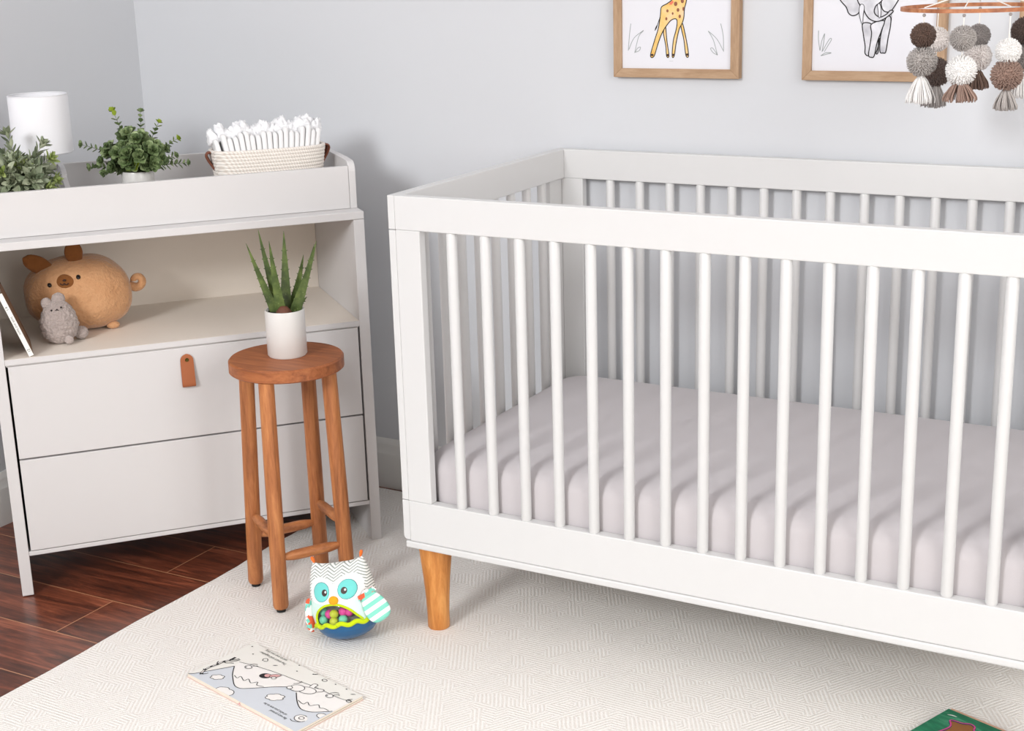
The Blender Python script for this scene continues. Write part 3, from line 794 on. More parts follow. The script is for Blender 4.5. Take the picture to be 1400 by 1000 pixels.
def cat():
    t = thing('plush_cat', 'small fluffy grey plush cat sitting in front of the tan plush', 'soft toy', DW(-0.7225, 0.108, ZF), PSI)
    def surf(th, ph):
        z = 0.052-0.052*math.cos(th); u = z/0.104
        rx = 0.0435*(math.sin(th)**0.75)*(1.0-0.20*max(0, u-0.45)/0.55); ry = 0.034*(math.sin(th)**0.75)*(1-0.15*max(0, u-0.45))
        x, y = rx*math.cos(ph), ry*math.sin(ph); w = 1+0.09*noise.noise((x*150, y*150, z*150))+0.07*noise.noise((x*300, y*300, z*300))
        return (x*w, y*w, max(0.001, z))
    b = blob(surf, 128, 96)
    bod = b.build('body', M_CAT, t, smoothing=180)
    def fuzzy(c, r, sc):
        def f(th, ph):
            x, y, z = math.sin(th)*math.cos(ph), math.sin(th)*math.sin(ph), -math.cos(th); w = r*(1+0.1*noise.noise((x*4+c[0]*50, y*4, z*4)))
            return (c[0]+x*w*sc[0], c[1]+y*w*sc[1], c[2]+z*w*sc[2])
        return blob(f, 24, 16)
    fuzzy((-0.0235, 0, 0.0975), 0.0125, (1, 0.7, 1.15)).build('ear', M_CAT, t, smoothing=180)
    fuzzy((0.0040, 0, 0.1060), 0.0150, (1.05, 0.7, 1.0)).build('ear', M_CAT, t, smoothing=180)
    fuzzy((0.0480, 0.014, 0.0170), 0.0165, (1.05, 1.0, 0.95)).build('tail', M_CAT, t, smoothing=180)
    fuzzy((0.0170, -0.031, 0.0130), 0.0105, (1, 0.7, 1)).build('paw', M_CAT, t, smoothing=180)
    for x, z in ((-0.0150, 0.0855), (0.0075, 0.0905)):
        MB().sphere((x, -0.0245-(0.0008 if x > 0 else 0), z), 0.0022, 12, 8).build('eye', M_EYE, t, smoothing=180)
    b = MB(); b.sphere((-0.0025, -0.0268, 0.0870), 0.0017, 10, 8)
    for s in (-1, 1): b.tube([(-0.0025, -0.0268, 0.0865), (-0.0025+s*0.002, -0.0268, 0.0845), (-0.0025+s*0.0045, -0.0262, 0.0855)], 0.0007, 5)
    b.build('nose', M_EYE, t, smoothing=60)
cat()

M_BOOKCOV = plain('book_cover_brown', (150, 116, 92), 0.5, 0.25, 18)
M_BOOKSP = plain('book_spine_white', (240, 240, 236), 0.5)
M_PAGES = plain('book_pages', (228, 220, 206), 0.9)
M_GREYINK = plain('spine_ink_grey', (120, 126, 124), 0.8); M_DARKG = plain('spine_ink_dark', (40, 70, 60), 0.8)
def text_mesh(b, txt, size, fn, mi, align='CENTER', sx=1.0):
    cu = bpy.data.curves.new('lettering', 'FONT'); cu.body = txt; cu.size = size; cu.align_x = align; cu.align_y = 'CENTER'
    cu.resolution_u = 3
    o = bpy.data.objects.new('lettering', cu); COL.objects.link(o)
    dg = bpy.context.evaluated_depsgraph_get(); me = bpy.data.meshes.new_from_object(o.evaluated_get(dg))
    b.m(mi); b.add([fn(v.co.x*sx, v.co.y) for v in me.vertices], [tuple(p.vertices) for p in me.polygons])
    bpy.data.objects.remove(o); bpy.data.curves.remove(cu); bpy.data.meshes.remove(me)

def shelf_book():
    # leans against the left side panel, spine to the front
    th, hh, dd = 0.0105, 0.158, 0.150
    t = thing('picture_book', 'thin white-spined book leaning against the left side of the dresser shelf', 'book', (0, 0, 0))
    lean = math.radians(-19.2)
    t.matrix_world = Matrix.Translation(DW(-0.7905, 0.006, ZF+0.0040)) @ Matrix.Rotation(PSI, 4, 'Z') @ Matrix.Rotation(lean, 4, 'Y')
    # local: x = -th..0, right-bottom edge at the origin
    MB().box(-th+0.0015, -0.0015, 0.003, dd-0.003, 0.003, hh-0.003).build('page_block', M_PAGES, t)
    MB().box(-0.0015, 0, 0.0015, dd, 0, hh).build('cover', M_BOOKCOV, t); MB().box(-th, -th+0.0015, 0.0015, dd, 0, hh).build('cover', M_BOOKCOV, t)
    sp = MB().box(-th, 0, 0, 0.0015, 0, hh).build('spine', M_BOOKSP, t)
    tag(sp, 'white spine with small grey print')
    b = MB(); fx = lambda x, y: (-th/2+y, -0.0003, 0.078-x)
    text_mesh(b, 'look and learn', 0.0078, fx, 0)
    text_mesh(b, '21', 0.0085, lambda x, y: (-th/2+y, -0.0003, 0.014-x), 1)
    text_mesh(b, 'e i', 0.009, lambda x, y: (-th/2+y, -0.0003, 0.122-x), 1)
    b.build('spine_lettering', [M_GREYINK, M_DARKG], sp)
shelf_book()

# ------------------------------------------------------------------ pictures on the wall
M_GBODY = N('giraffe_paint')
_c = M_GBODY.coord(); M_GBODY.color(M_GBODY.ramp(M_GBODY.noise(_c, 26, 3), [(0.3, lin((226, 178, 92))), (0.5, lin((236, 200, 128))), (0.7, lin((242, 206, 172)))])); M_GBODY.set(Roughness=0.85); M_GBODY = M_GBODY.m
M_GSPOT = plain('giraffe_spot', (146, 92, 70), 0.85); M_GRED = plain('giraffe_red', (232, 122, 96), 0.85); M_GHOOF = plain('giraffe_hoof', (72, 50, 40), 0.85)
_e = N('elephant_wash'); _c = _e.coord(); _e.color(_e.ramp(_e.noise(_c, 22, 3), [(0.35, lin((176, 176, 184))), (0.5, lin((206, 206, 212))), (0.65, lin((228, 228, 234)))])); _e.set(Roughness=0.85); M_EWASH = _e.m
FZ0 = 1.1425; FWD = 0.020
def frame(x0, x1, h, label):
    t = thing('framed_print', label, 'picture', (x0, WY, FZ0), 0, 'oak-framed prints on the back wall'); w = x1-x0; a = 0.0205; y = -FWD
    MB().prism([(0, 0), (a, a), (w-a, a), (w, 0)], y, 0, 'y').build('frame_bar', M_FRAME, t, bevel=0.0008)
    MB().prism([(0, h), (w, h), (w-a, h-a), (a, h-a)], y, 0, 'y').build('frame_bar', M_FRAME, t, bevel=0.0008)
    MB().prism([(0, 0), (0, h), (a, h-a), (a, a)], y, 0, 'y').build('frame_bar', M_FRAME_V, t, bevel=0.0008)
    MB().prism([(w, 0), (w-a, a), (w-a, h-a), (w, h)], y, 0, 'y').build('frame_bar', M_FRAME_V, t, bevel=0.0008)
    pr = MB().box(a-0.003, w-a+0.003, -0.0135, -0.0125, a-0.003, h-a+0.003).build('print', M_PAPER, t)
    return t, pr
def art(x0):
    def at(dy): return lambda x, z: (x-x0, -0.0135-dy, z-FZ0)
    return at
def poly(pts): return smooth(pts, True, 4)

fr1, pr1 = frame(0.1512, 0.4615, 0.40, 'oak-framed giraffe drawing on the wall above the crib')
at = art(0.1512); b = MB()
body = [(0.2869,1.3099),(0.2739,1.3035),(0.2696,1.2984),(0.2681,1.2841),(0.2667,1.2737),(0.2623,1.2515),(0.2535,1.2265),(0.2431,1.1921),(0.252,1.1908),(0.2623,1.2199),(0.2725,1.2436),(0.2841,1.2606),(0.2957,1.2723),(0.3072,1.2742),(0.3094,1.2644),(0.3066,1.2488),(0.3001,1.2253),(0.2973,1.1918),(0.3024,1.1919),(0.3074,1.2227),(0.3145,1.2514),(0.3216,1.2644),(0.3259,1.2786),(0.3272,1.2967),(0.3321,1.3159),(0.338,1.36),(0.347,1.42),(0.352,1.445),(0.378,1.438),(0.384,1.450),(0.366,1.468),(0.350,1.478),(0.340,1.470),(0.326,1.42),(0.312,1.36),(0.300,1.322)]
leg2 = [(0.2798,1.2554),(0.2754,1.2436),(0.2813,1.2148),(0.2835,1.1911),(0.2893,1.1918),(0.2842,1.2253),(0.2812,1.2554)]
leg4 = [(0.3188,1.2579),(0.3261,1.228),(0.3313,1.1928),(0.3378,1.1928),(0.3326,1.2254),(0.3231,1.2631)]
for p, o in ((leg2, 0.0002), (leg4, 0.0002), (body, 0.0004)):
    P = smooth(p, True, 3); b.m(0).fill(P, at(o)); b.m(3).stroke(p, 0.0021, at(o+0.0001), True)
for x, z, rx, rz in ((0.3057,1.3078,0.0042,0.005),(0.3221,1.3141,0.004,0.005),(0.3115,1.2942,0.0034,0.0042),(0.2855,1.2924,0.003,0.0034),(0.2985,1.2865,0.0022,0.003),(0.3158,1.28,0.003,0.004),(0.2827,1.2749,0.0026,0.0036),(0.3245,1.2967,0.0022,0.0045),(0.317,1.335,0.004,0.005),(0.328,1.36,0.004,0.006),(0.335,1.395,0.0035,0.006),(0.342,1.43,0.003,0.005)):
    b.m(1).fill(ell(x, z, rx, rz, 12), at(0.0006))
b.m(2).fill([(0.2985,1.315),(0.2915,1.311),(0.290,1.306),(0.296,1.306),(0.301,1.312)], at(0.00055))
for x, z in ((0.2475,1.1935),(0.2865,1.1935),(0.2998,1.194),(0.3345,1.195)): b.m(4).fill(ell(x, z, 0.0036, 0.0028, 10), at(0.00065))
b.m(3).stroke([(0.2674,1.2789),(0.2608,1.2619),(0.2542,1.2482)], 0.0016, at(0.0006)); b.m(3).stroke([(0.2608,1.2619),(0.2575,1.255),(0.2542,1.2482)], 0.0034, at(0.00065), taper=True)
b.build('giraffe_drawing', [M_GBODY, M_GSPOT, M_GRED, M_INK, M_GHOOF, M_INKG], pr1); b = MB()
for g in ([(0.1937,1.2644),(0.19,1.2397),(0.1868,1.2031)],[(0.1883,1.2057),(0.2017,1.2319),(0.2256,1.2488)],[(0.2256,1.2488),(0.2133,1.2345),(0.2029,1.198)],[(0.2044,1.1993),(0.2103,1.2085),(0.2176,1.2111),(0.2147,1.2033),(0.2044,1.1993)],[(0.4149,1.2638),(0.4212,1.2374),(0.4225,1.202)],[(0.4216,1.2045),(0.4062,1.2298),(0.3852,1.2475)],[(0.3852,1.2475),(0.3979,1.2272),(0.408,1.1943)],[(0.408,1.1948),(0.3982,1.1993),(0.3912,1.2082),(0.3967,1.2095),(0.408,1.1948)]):
    b.m(5).stroke(g, 0.0015, at(0.0003))
b.m(5).stroke([(0.290,1.180),(0.300,1.1802)], 0.0005, at(0.0003))
b.build('grass_drawing', [M_INKG]*6, pr1)

fr2, pr2 = frame(0.6080, 0.9160, 0.40, 'oak-framed elephant drawing on the wall, partly behind the hanging mobile')
at = art(0.6080); b = MB()
legs = [[(0.7383,1.263),(0.7405,1.2402),(0.7452,1.2162),(0.7458,1.2005),(0.7534,1.1969),(0.7562,1.221),(0.7583,1.2426),(0.757,1.2618)],[(0.775,1.2331),(0.7738,1.2163),(0.7694,1.2006),(0.7738,1.2031),(0.7739,1.2259)],[(0.7799,1.2474),(0.7771,1.2259),(0.778,1.2043),(0.7843,1.2019),(0.7903,1.2044),(0.794,1.2331),(0.7979,1.2569),(0.7978,1.2759),(0.7885,1.276)],[(0.757,1.2618),(0.7583,1.2426),(0.7562,1.221),(0.7534,1.1969),(0.7598,1.1926),(0.7659,1.1958),(0.771,1.2235),(0.7798,1.2498),(0.7839,1.2689)]]
chest = [(0.738,1.263),(0.741,1.300),(0.76,1.33),(0.785,1.32),(0.798,1.29),(0.798,1.262),(0.782,1.268),(0.760,1.260)]
head = [(0.7253,1.312),(0.7306,1.3025),(0.7383,1.2976),(0.7424,1.2857),(0.7516,1.2737),(0.7642,1.2677),(0.7765,1.2689),(0.7909,1.2771),(0.8027,1.2877),(0.7965,1.2901),(0.7883,1.2819),(0.7762,1.2765),(0.7662,1.2808),(0.7621,1.2891),(0.7654,1.2998),(0.772,1.305),(0.780,1.315),(0.786,1.345),(0.770,1.375),(0.748,1.378),(0.728,1.36),(0.722,1.335)]
earL = [(0.722,1.345),(0.690,1.352),(0.678,1.335),(0.6877,1.3124),(0.7008,1.2979),(0.7062,1.2859),(0.714,1.2799),(0.7239,1.2815),(0.7299,1.2882),(0.7306,1.3025),(0.7253,1.312)]
earR = [(0.7772,1.3115),(0.7778,1.2973),(0.783,1.289),(0.793,1.2866),(0.8001,1.2913),(0.8126,1.3112),(0.824,1.335),(0.812,1.352),(0.786,1.345)]
for k, p in enumerate([chest]+legs+[earL, earR, head]):
    o = 0.0002+0.00012*k; P = smooth(p, True, 3); b.m(0).fill(P, at(o)); b.m(1).stroke(p, 0.0023 if k else 0.0006, at(o+0.00005), True)
for p in ([(0.7307,1.2989),(0.7301,1.2834),(0.7358,1.2642),(0.7383,1.263),(0.7389,1.281),(0.7407,1.2976),(0.7355,1.3036)],[(0.769,1.3021),(0.7708,1.2879),(0.7725,1.276),(0.7762,1.2772),(0.7768,1.2926),(0.7739,1.3033)]):
    b.m(2).fill(smooth(p, True, 3), at(0.0014)); b.m(1).stroke(p, 0.0013, at(0.0015), True)
for x, z in ((0.739,1.335),(0.768,1.335)): b.m(1).fill(ell(x, z, 0.002, 0.0025, 10), at(0.0016))
b.build('elephant_drawing', [M_EWASH, M_INK, M_PAPER, M_INKG], pr2); b = MB()
for g in ([(0.6414,1.2487),(0.642,1.2279),(0.6458,1.2059)],[(0.6458,1.2059),(0.6497,1.2279),(0.6552,1.2421)],[(0.6552,1.2421),(0.6537,1.2231),(0.6505,1.2035)],[(0.6517,1.2047),(0.6602,1.2207),(0.6675,1.2316),(0.6707,1.2292),(0.6629,1.2158),(0.6556,1.2035)],[(0.6482,1.1949),(0.6583,1.2011),(0.6711,1.2012),(0.6609,1.1982),(0.6482,1.1949)]):
    b.m(3).stroke(g, 0.0016, at(0.0003))
b.build('grass_drawing', [M_INKG]*4, pr2)
frame(1.0618, 1.3718, 0.40, 'rightmost oak picture frame, cut off by the right edge of the photo')

# ------------------------------------------------------------------ hanging mobile
M_YB = fabric('yarn_dark_brown', (120, 98, 88), (84, 66, 58), 300, 0.4, var=0.3)
M_YG = fabric('yarn_grey', (196, 190, 187), (160, 154, 150), 300, 0.4)
M_YGD = fabric('yarn_mid_grey', (170, 164, 161), (134, 128, 126), 300, 0.4)
M_YW = fabric('yarn_white', (250, 249, 248), (242, 240, 238), 300, 0.2)
M_YC = fabric('yarn_cream', (238, 232, 229), (226, 219, 216), 300, 0.3)
M_YT = fabric('yarn_taupe', (176, 150, 138), (140, 114, 102), 300, 0.4)
M_YTD = fabric('yarn_taupe_dark', (132, 110, 98), (98, 78, 68), 300, 0.4)
M_YDC = fabric('yarn_charcoal_brown', (106, 90, 84), (74, 62, 58), 300, 0.4)
def pompom_mesh(r, seed, n=900):
    R = random.Random(seed); b = MB(); b.sphere((0, 0, 0), r*0.80, 20, 14)
    for k in range(n):
        z = 1-2*(k+0.5)/n; a = k*2.399963; s = math.sqrt(1-z*z)
        d = Vector((s*math.cos(a), s*math.sin(a), z)); d = (d+Vector((R.uniform(-1, 1), R.uniform(-1, 1), R.uniform(-1, 1)))*0.10).normalized()
        u = d.orthogonal().normalized(); w = d.cross(u); r0, r1 = r*0.66, r*R.uniform(0.93, 1.05); wd = r*0.040
        vs = []
        for q, rr in ((wd, r0), (wd*1.15, (r0+r1)/2), (wd*0.8, r1)):
            for i in range(3): vs.append(d*rr+u*(q*math.cos(2*PI*i/3))+w*(q*math.sin(2*PI*i/3)))
        b.add(vs, [(0,1,4,3),(1,2,5,4),(2,0,3,5),(3,4,7,6),(4,5,8,7),(5,3,6,8),(6,7,8)])
    return b
def tassel_mesh(h, r, seed, n=130):
    R = random.Random(seed); b = MB()
    b.lathe([(0.002, -0.001), (r*0.20, -0.002), (r*0.24, -0.005), (r*0.2, -0.009)], 12)
    for k in range(n):
        a = R.uniform(0, 2*PI); q = math.sqrt(R.random()); ln = h*R.uniform(0.93, 1.05)
        pts = []
        for j in range(7):
            u = j/6; rr = r*q*(0.22+0.78*min(1, u*1.25)**0.8)+R.uniform(-.0006, .0006)
            pts.append((rr*math.cos(a+0.15*u), rr*math.sin(a+0.15*u), -0.005-ln*u*(1-0.04*q)))
        b.tube(pts, 0.00095, 4)
    return b
def mobile():
    C0 = Vector((1.0545, 0.37, 1.3125)); RH = 0.1255
    t = thing('pompom_mobile', 'wooden hoop mobile with brown, grey and white yarn pompoms above the crib', 'mobile', C0, math.radians(12.7))
    # local x = to the right in the room, y = away; hoop is a flat wooden band
    n = 96; R = []
    for i in range(n):
        a = 2*PI*i/n; sec = []
        for rr, z in ((RH-0.003, -0.0034), (RH+0.003, -0.0034), (RH+0.003, 0.0034), (RH-0.003, 0.0034)): sec.append((rr*math.cos(a), rr*math.sin(a), z))
        R.append(sec)
    R.append(R[0]); MB().rings(R, False, False).build('hoop', M_HOOP, t, smoothing=40)
    knot = Vector((0, 0, 0.030))
    px = 0.00137     # metres per strand pixel unit at this distance
    TH = {'yarn_white': 0.047, 'yarn_mid_grey': 0.047, 'yarn_taupe': 0.035, 'yarn_taupe_dark': 0.037, 'yarn_grey': 0.036}
    def strand(x, y, items, seed):
        k = math.hypot(x, y)/RH; x, y = x/k, y/k
        s = MB(); s.tube([(x, y, 0.0055), (x*0.5, y*0.5, 0.0055+0.012), tuple(knot)], 0.0011, 6); s.build('suspension_string', M_CORD, t)
        low = min(z for kind, z, r, m, l in items)
        MB().tube([(x, y, -0.004), (x, y, low)], 0.0011, 6).build('string', M_CORD, t)
        kb = MB(); kb.sphere((x, y, -0.0075), 0.0030, 10, 8); kb.build('knot', M_YGD, t)
        for kind, z, r, m, l in items:
            seed += 1
            if kind == 'p':
                o = pompom_mesh(r, seed).build('pompom', m, t, smoothing=180); o.location = (x, y, z); o.rotation_euler = (seed, seed*1.7, 0)
            else:
                o = tassel_mesh(TH[m.name], r, seed).build('tassel', m, t, smoothing=180); o.location = (x, y, z)
            tag(o, l)
    f = lambda u: -math.sqrt(max(0, RH*RH-u*u)); g = lambda u: math.sqrt(max(0, RH*RH-u*u))
    def zz(v, y0): return -(v-12)*px*1.04 - 0.0
    def S(v): return -(v-13.3)*px*0.925
    def SB(v): return -(v-8.5)*px*0.967
    strand(-0.083, f(-0.083), [('p', S(47), 0.0225, M_YB, 'dark brown yarn pompom'), ('p', S(83), 0.0272, M_YG, 'grey yarn pompom'), ('t', S(100), 0.026, M_YW, 'white yarn tassel')], 10)
    strand(-0.0635, g(-0.0635), [('p', SB(52)-0.005, 0.0235, M_YC, 'cream yarn pompom'), ('p', SB(100)-0.003, 0.0285, M_YDC, 'charcoal brown yarn pompom'), ('t', SB(113), 0.024, M_YGD, 'grey yarn tassel')], 30)
    strand(-0.015, f(-0.015), [('p', S(50), 0.0228, M_YG, 'grey yarn pompom'), ('p', S(94), 0.0272, M_YW, 'white yarn pompom'), ('t', S(105), 0.030, M_YT, 'taupe yarn tassel')], 50)
    strand(0.012, g(0.012), [('p', SB(46)-0.008, 0.0222, M_YGD, 'mid grey yarn pompom'), ('p', SB(76)-0.008, 0.0272, M_YC, 'cream yarn pompom'), ('t', SB(92)-0.006, 0.024, M_YTD, 'taupe yarn tassel')], 70)
    strand(0.062, f(0.062), [('p', S(69), 0.0228, M_YW, 'white yarn pompom'), ('p', S(101), 0.0278, M_YT, 'taupe yarn pompom'), ('t', S(117), 0.021, M_YG, 'pale grey yarn tassel')], 90)
    strand(0.094, g(0.094), [('p', SB(40)-0.006, 0.0262, M_YDC, 'dark brown yarn pompom'), ('p', SB(76)-0.006, 0.0272, M_YGD, 'grey yarn pompom'), ('t', SB(98), 0.024, M_YW, 'white yarn tassel')], 110)
    MB().tube([tuple(knot), (0, 0, CH-C0.z)], 0.0013, 6).build('hanging_cord', M_CORD, t)
    MB().lathe([(0.015, CH-C0.z-0.004), (0.017, CH-C0.z)], 16).build('ceiling_hook', M_CORD, t)
mobile()

# ------------------------------------------------------------------ owl toy
def stripes(name, a, b, ang, freq, zig=False):
    m = N(name); co = m.coord(); s = m.n('ShaderNodeSeparateXYZ'); m.l(co, s.inputs[0])
    if zig:
        tri = m.math('ABSOLUTE', m.math('SUBTRACT', m.math('FRACT', m.math('MULTIPLY', s.outputs[0], 28)), 0.5))
        v = m.math('ADD', m.math('MULTIPLY', s.outputs[2], freq), m.math('MULTIPLY', tri, 2.2))
    else:
        v = m.math('MULTIPLY', m.math('ADD', m.math('MULTIPLY', s.outputs[0], math.cos(ang)), m.math('MULTIPLY', s.outputs[2], math.sin(ang))), freq)
    f = m.math('GREATER_THAN', m.math('FRACT', v), 0.62 if zig else 0.5)
    m.color(m.mix(f, lin(a), lin(b))); m.set(Roughness=0.9); m.bump(m.noise(co, 900, 2), 0.15, 0.0006); return m.m
def owl_body_mat():
    m = N('owl_fabric'); co = m.coord(); s = m.n('ShaderNodeSeparateXYZ'); m.l(co, s.inputs[0])
    tri = m.math('ABSOLUTE', m.math('SUBTRACT', m.math('FRACT', m.math('MULTIPLY', s.outputs[0], 30)), 0.5))
    v = m.math('ADD', m.math('MULTIPLY', s.outputs[2], 165), m.math('MULTIPLY', tri, 3.2))
    f = m.math('GREATER_THAN', m.math('FRACT', v), 0.60)
    chev = m.mix(f, lin((246, 246, 244)), lin((158, 166, 160)))
    low = m.math('LESS_THAN', s.outputs[2], 0.098)
    m.color(m.mix(low, chev, lin((214, 236, 230)))); m.set(Roughness=0.9); m.bump(m.noise(co, 900, 2), 0.15, 0.0006); return m.m
M_OWL = owl_body_mat()
M_OWLW = fabric('owl_white_felt', (250, 250, 249), None, 900, 0.2, var=0.02)
M_OWLB = plain('owl_blue_plastic', (30, 92, 140), 0.3, 0.03)
M_LIME = fabric('owl_lime_felt', (206, 226, 30), (188, 210, 20), 800, 0.3)
M_TEALE = fabric('owl_eye_teal', (126, 220, 214), (112, 206, 202), 800, 0.2); M_TEALR = plain('owl_eye_ring', (38, 112, 120), 0.8); M_PUP = plain('owl_pupil', (58, 36, 32), 0.5)
M_BEAK = fabric('owl_beak_yellow', (240, 178, 44), (224, 156, 30), 800, 0.2)
M_ORANGE = fabric('owl_orange', (244, 122, 54), None, 800, 0.2)
M_WINGS = stripes('owl_wing_stripe', (248, 250, 248), (136, 220, 200), 0.0, 52)
def owl_wing2():
    m = N('owl_wing_print'); co = m.coord(); v = m.n('ShaderNodeTexVoronoi'); v.inputs['Scale'].default_value = 105; m.l(co, v.inputs['Vector'])
    s = m.n('ShaderNodeSeparateColor'); m.l(v.outputs['Color'], s.inputs[0])
    c = m.mix(m.math('GREATER_THAN', s.outputs[0], 0.42), lin((250, 250, 246)), lin((236, 96, 62)))
    c = m.mix(m.math('GREATER_THAN', s.outputs[1], 0.74), c, lin((120, 206, 190))); m.color(c); m.set(Roughness=0.9); return m.m
M_WING2 = owl_wing2()
M_DARKIN = plain('owl_liner_dark', (104, 110, 98), 0.6, 0.1)
_g = N('owl_clear_window'); _t = _g.t; _o = [n for n in _t.nodes if n.type == 'OUTPUT_MATERIAL'][0]
_tr = _g.n('ShaderNodeBsdfTransparent'); _gl = _g.n('ShaderNodeBsdfGlossy'); _gl.inputs['Roughness'].default_value = 0.08; _mx = _g.n('ShaderNodeMixShader'); _mx.inputs[0].default_value = 0.06
_g.l(_tr.outputs[0], _mx.inputs[1]); _g.l(_gl.outputs[0], _mx.inputs[2]); _g.l(_mx.outputs[0], _o.inputs[0]); M_GLASS = _g.m
M_BT = plain('ball_teal', (104, 200, 164), 0.45); M_BM = plain('ball_magenta', (216, 62, 150), 0.45); M_BL = plain('ball_lime', (190, 200, 40), 0.45)
def owl():
    t = thing('owl_toy', 'stuffed owl toy with teal eyes and a window of coloured balls on the rug', 'toy', (0, 0, 0))
    OZ = 0.0
    loc = Vector((-0.112, -0.073, RZ))
    face = math.radians(-72)     # world heading of the face
    rz = face+PI/2               # local -Y is the face
    t.matrix_world = Matrix.Translation(loc) @ Matrix.Rotation(rz, 4, 'Z') @ Matrix.Translation((0, 0, 0.058)) @ Matrix.Rotation(math.radians(-11), 4, 'Y') @ Matrix.Rotation(math.radians(-12), 4, 'X') @ Matrix.Translation((0, 0, -0.058))
    rings = [(0.000,0.002,0.002),(0.0015,0.018,0.018),(0.006,0.036,0.036),(0.014,0.052,0.050),(0.026,0.064,0.060),(0.042,0.0715,0.066),(0.060,0.0745,0.067),(0.080,0.0750,0.0645),(0.100,0.0735,0.059),(0.120,0.0725,0.052),(0.138,0.0690,0.043),(0.152,0.0650,0.032),(0.163,0.0610,0.020),(0.170,0.0570,0.008),(0.171,0.0560,0.001)]
    def rr(z):
        for (z0, a0, b0), (z1, a1, b1) in zip(rings, rings[1:]):
            if z <= z1: u = (z-z0)/(z1-z0); return a0+(a1-a0)*u, b0+(b1-b0)*u
        return rings[-1][1:]
    def ear(x, z): return (0.0095*(abs(x)/0.06)**4-0.002)*max(0, (z-0.13)/0.04) if z > 0.13 else 0
    def yf(x, z):
        a, b = rr(min(max(z, 0.001), 0.170)); q = max(0, 1-(x/a)**2); return -b*math.sqrt(q)
    def rimz(x): return 0.043+0.0028*math.sin(x*190)-0.1*x*x*18
    def rimz_a(ph): return 0.043+0.0026*math.sin(ph*13)
    win_top = [(-0.050, 0.046), (-0.050, 0.062), (-0.042, 0.076), (-0.026, 0.0855), (-0.006, 0.088), (0.014, 0.084), (0.032, 0.073), (0.046, 0.057), (0.053, 0.047)]
    def inwin(x, z, y):
        if y > -0.01: return False
        if x < -0.050 or x > 0.053 or z < 0.0445: return False
        for (xa, za), (xb, zb) in zip(win_top, win_top[1:]):
            if xa <= x <= xb and xb > xa: return z < za+(zb-za)*(x-xa)/(xb-xa)
        return False
    # grid of the whole egg, split into fabric (top) and blue bowl (bottom)
    n, m_ = 128, 96
    body, bowl = MB(), MB(); P = []
    for k in range(m_+1):
        z = 0.171*k/m_; z = max(z, 0.0002)
        if k < 12: z = 0.0215*(k/12)**2+0.0001
        else: z = 0.0215+(0.171-0.0215)*(k-12)/(m_-12)
        a, b_ = rr(z); P.append([(a*math.sin(2*PI*i/n), -b_*math.cos(2*PI*i/n), z) for i in range(n)])
    def lift(p): return (p[0], p[1], p[2]+ear(p[0], p[2]))
    for k in range(m_):
        for i in range(n):
            j = (i+1) % n; q = [P[k][i], P[k][j], P[k+1][j], P[k+1][i]]
            cx, cy, cz = [sum(v[c] for v in q)/4 for c in range(3)]
            if inwin(cx, cz, cy): continue
            ph = math.atan2(cx, -cy)
            (bowl if cz < rimz_a(ph) else body).add([lift(v) for v in q], [(0, 1, 2, 3)])
    body.build('body', M_OWL, t, smoothing=180, weld=True); bowl.build('base_bowl', M_OWLB, t, smoothing=180, weld=True)
    # wavy lime rim all round, and lime piping round the window
    pts = []
    for k in range(145):
        ph = 2*PI*k/144; z = rimz_a(ph); a, b_ = rr(z); pts.append(((a+0.0005)*math.sin(ph), -(b_+0.0005)*math.cos(ph), z))
    MB().tube(pts, 0.0042, 8, cap=False, flat=1.25).build('rim', M_LIME, t, smoothing=180)
    wp = smooth(win_top, False, 6); MB().tube([(x, yf(x, z)-0.0004, z) for x, z in wp], 0.0026, 8).build('window_piping', M_LIME, t, smoothing=180)
    # dark liner behind the window, balls, and the clear window
    b = MB(); g = MB()
    xs = [-0.053+0.109*i/28 for i in range(29)]; zs = [0.038+0.054*k/16 for k in range(17)]
    b.add([(x*1.02, yf(x, z)*0.62-0.002, z) for z in zs for x in xs], [(k*29+i, k*29+i+1, (k+1)*29+i+1, (k+1)*29+i) for k in range(16) for i in range(28)])
    b.build('window_liner', M_DARKIN, t, smoothing=180)
    poly_ = smooth(win_top, False, 4)
    vs, fs = [], []
    K = 8
    for (x, z) in poly_:
        for k in range(K+1): zz = 0.0435+(z-0.0435)*k/K; vs.append((x, yf(x, zz)+0.0004, zz))
    for i in range(len(poly_)-1):
        for k in range(K): o = i*(K+1)+k; fs.append((o, o+K+1, o+K+2, o+1))
    g.add(vs, fs); w = g.build('window', M_GLASS, t, smoothing=180)
    for x, z, c, back in ((-0.037, 0.0545, M_BT, 0), (-0.036, 0.070, M_BT, 1), (-0.021, 0.066, M_BM, 0.5), (-0.008, 0.066, M_BL, 0), (-0.011, 0.0500, M_BL, 0), (0.0105, 0.0525, M_BT, 0), (0.012, 0.0685, M_BM, 0.4), (0.0245, 0.0655, M_BM, 0.5)):
        r = 0.0098; y = yf(x, z)+r+0.003+back*0.008
        o = MB().sphere((x, y, z), r, 20, 14).build('ball', c, t, smoothing=180)
        tag(o, {M_BT: 'teal ball', M_BM: 'magenta ball', M_BL: 'lime ball'}[c])
    # surface patches
    def patch(name, pl, off, mat, par, rings_=8, lab=None):
        cx = sum(p[0] for p in pl)/len(pl); cz = sum(p[1] for p in pl)/len(pl); b = MB(); R = []
        for k in range(rings_, 0, -1):
            f = k/rings_; ed = 0.0010 if k == rings_ else 0
            R.append([(cx+(x-cx)*f, yf(cx+(x-cx)*f, cz+(z-cz)*f)-off+ed, cz+(z-cz)*f+ear(cx+(x-cx)*f, cz+(z-cz)*f)) for x, z in pl])
        b.rings(R, False, True); o = b.build(name, mat, par, smoothing=180)
        if lab: tag(o, lab)
        return o
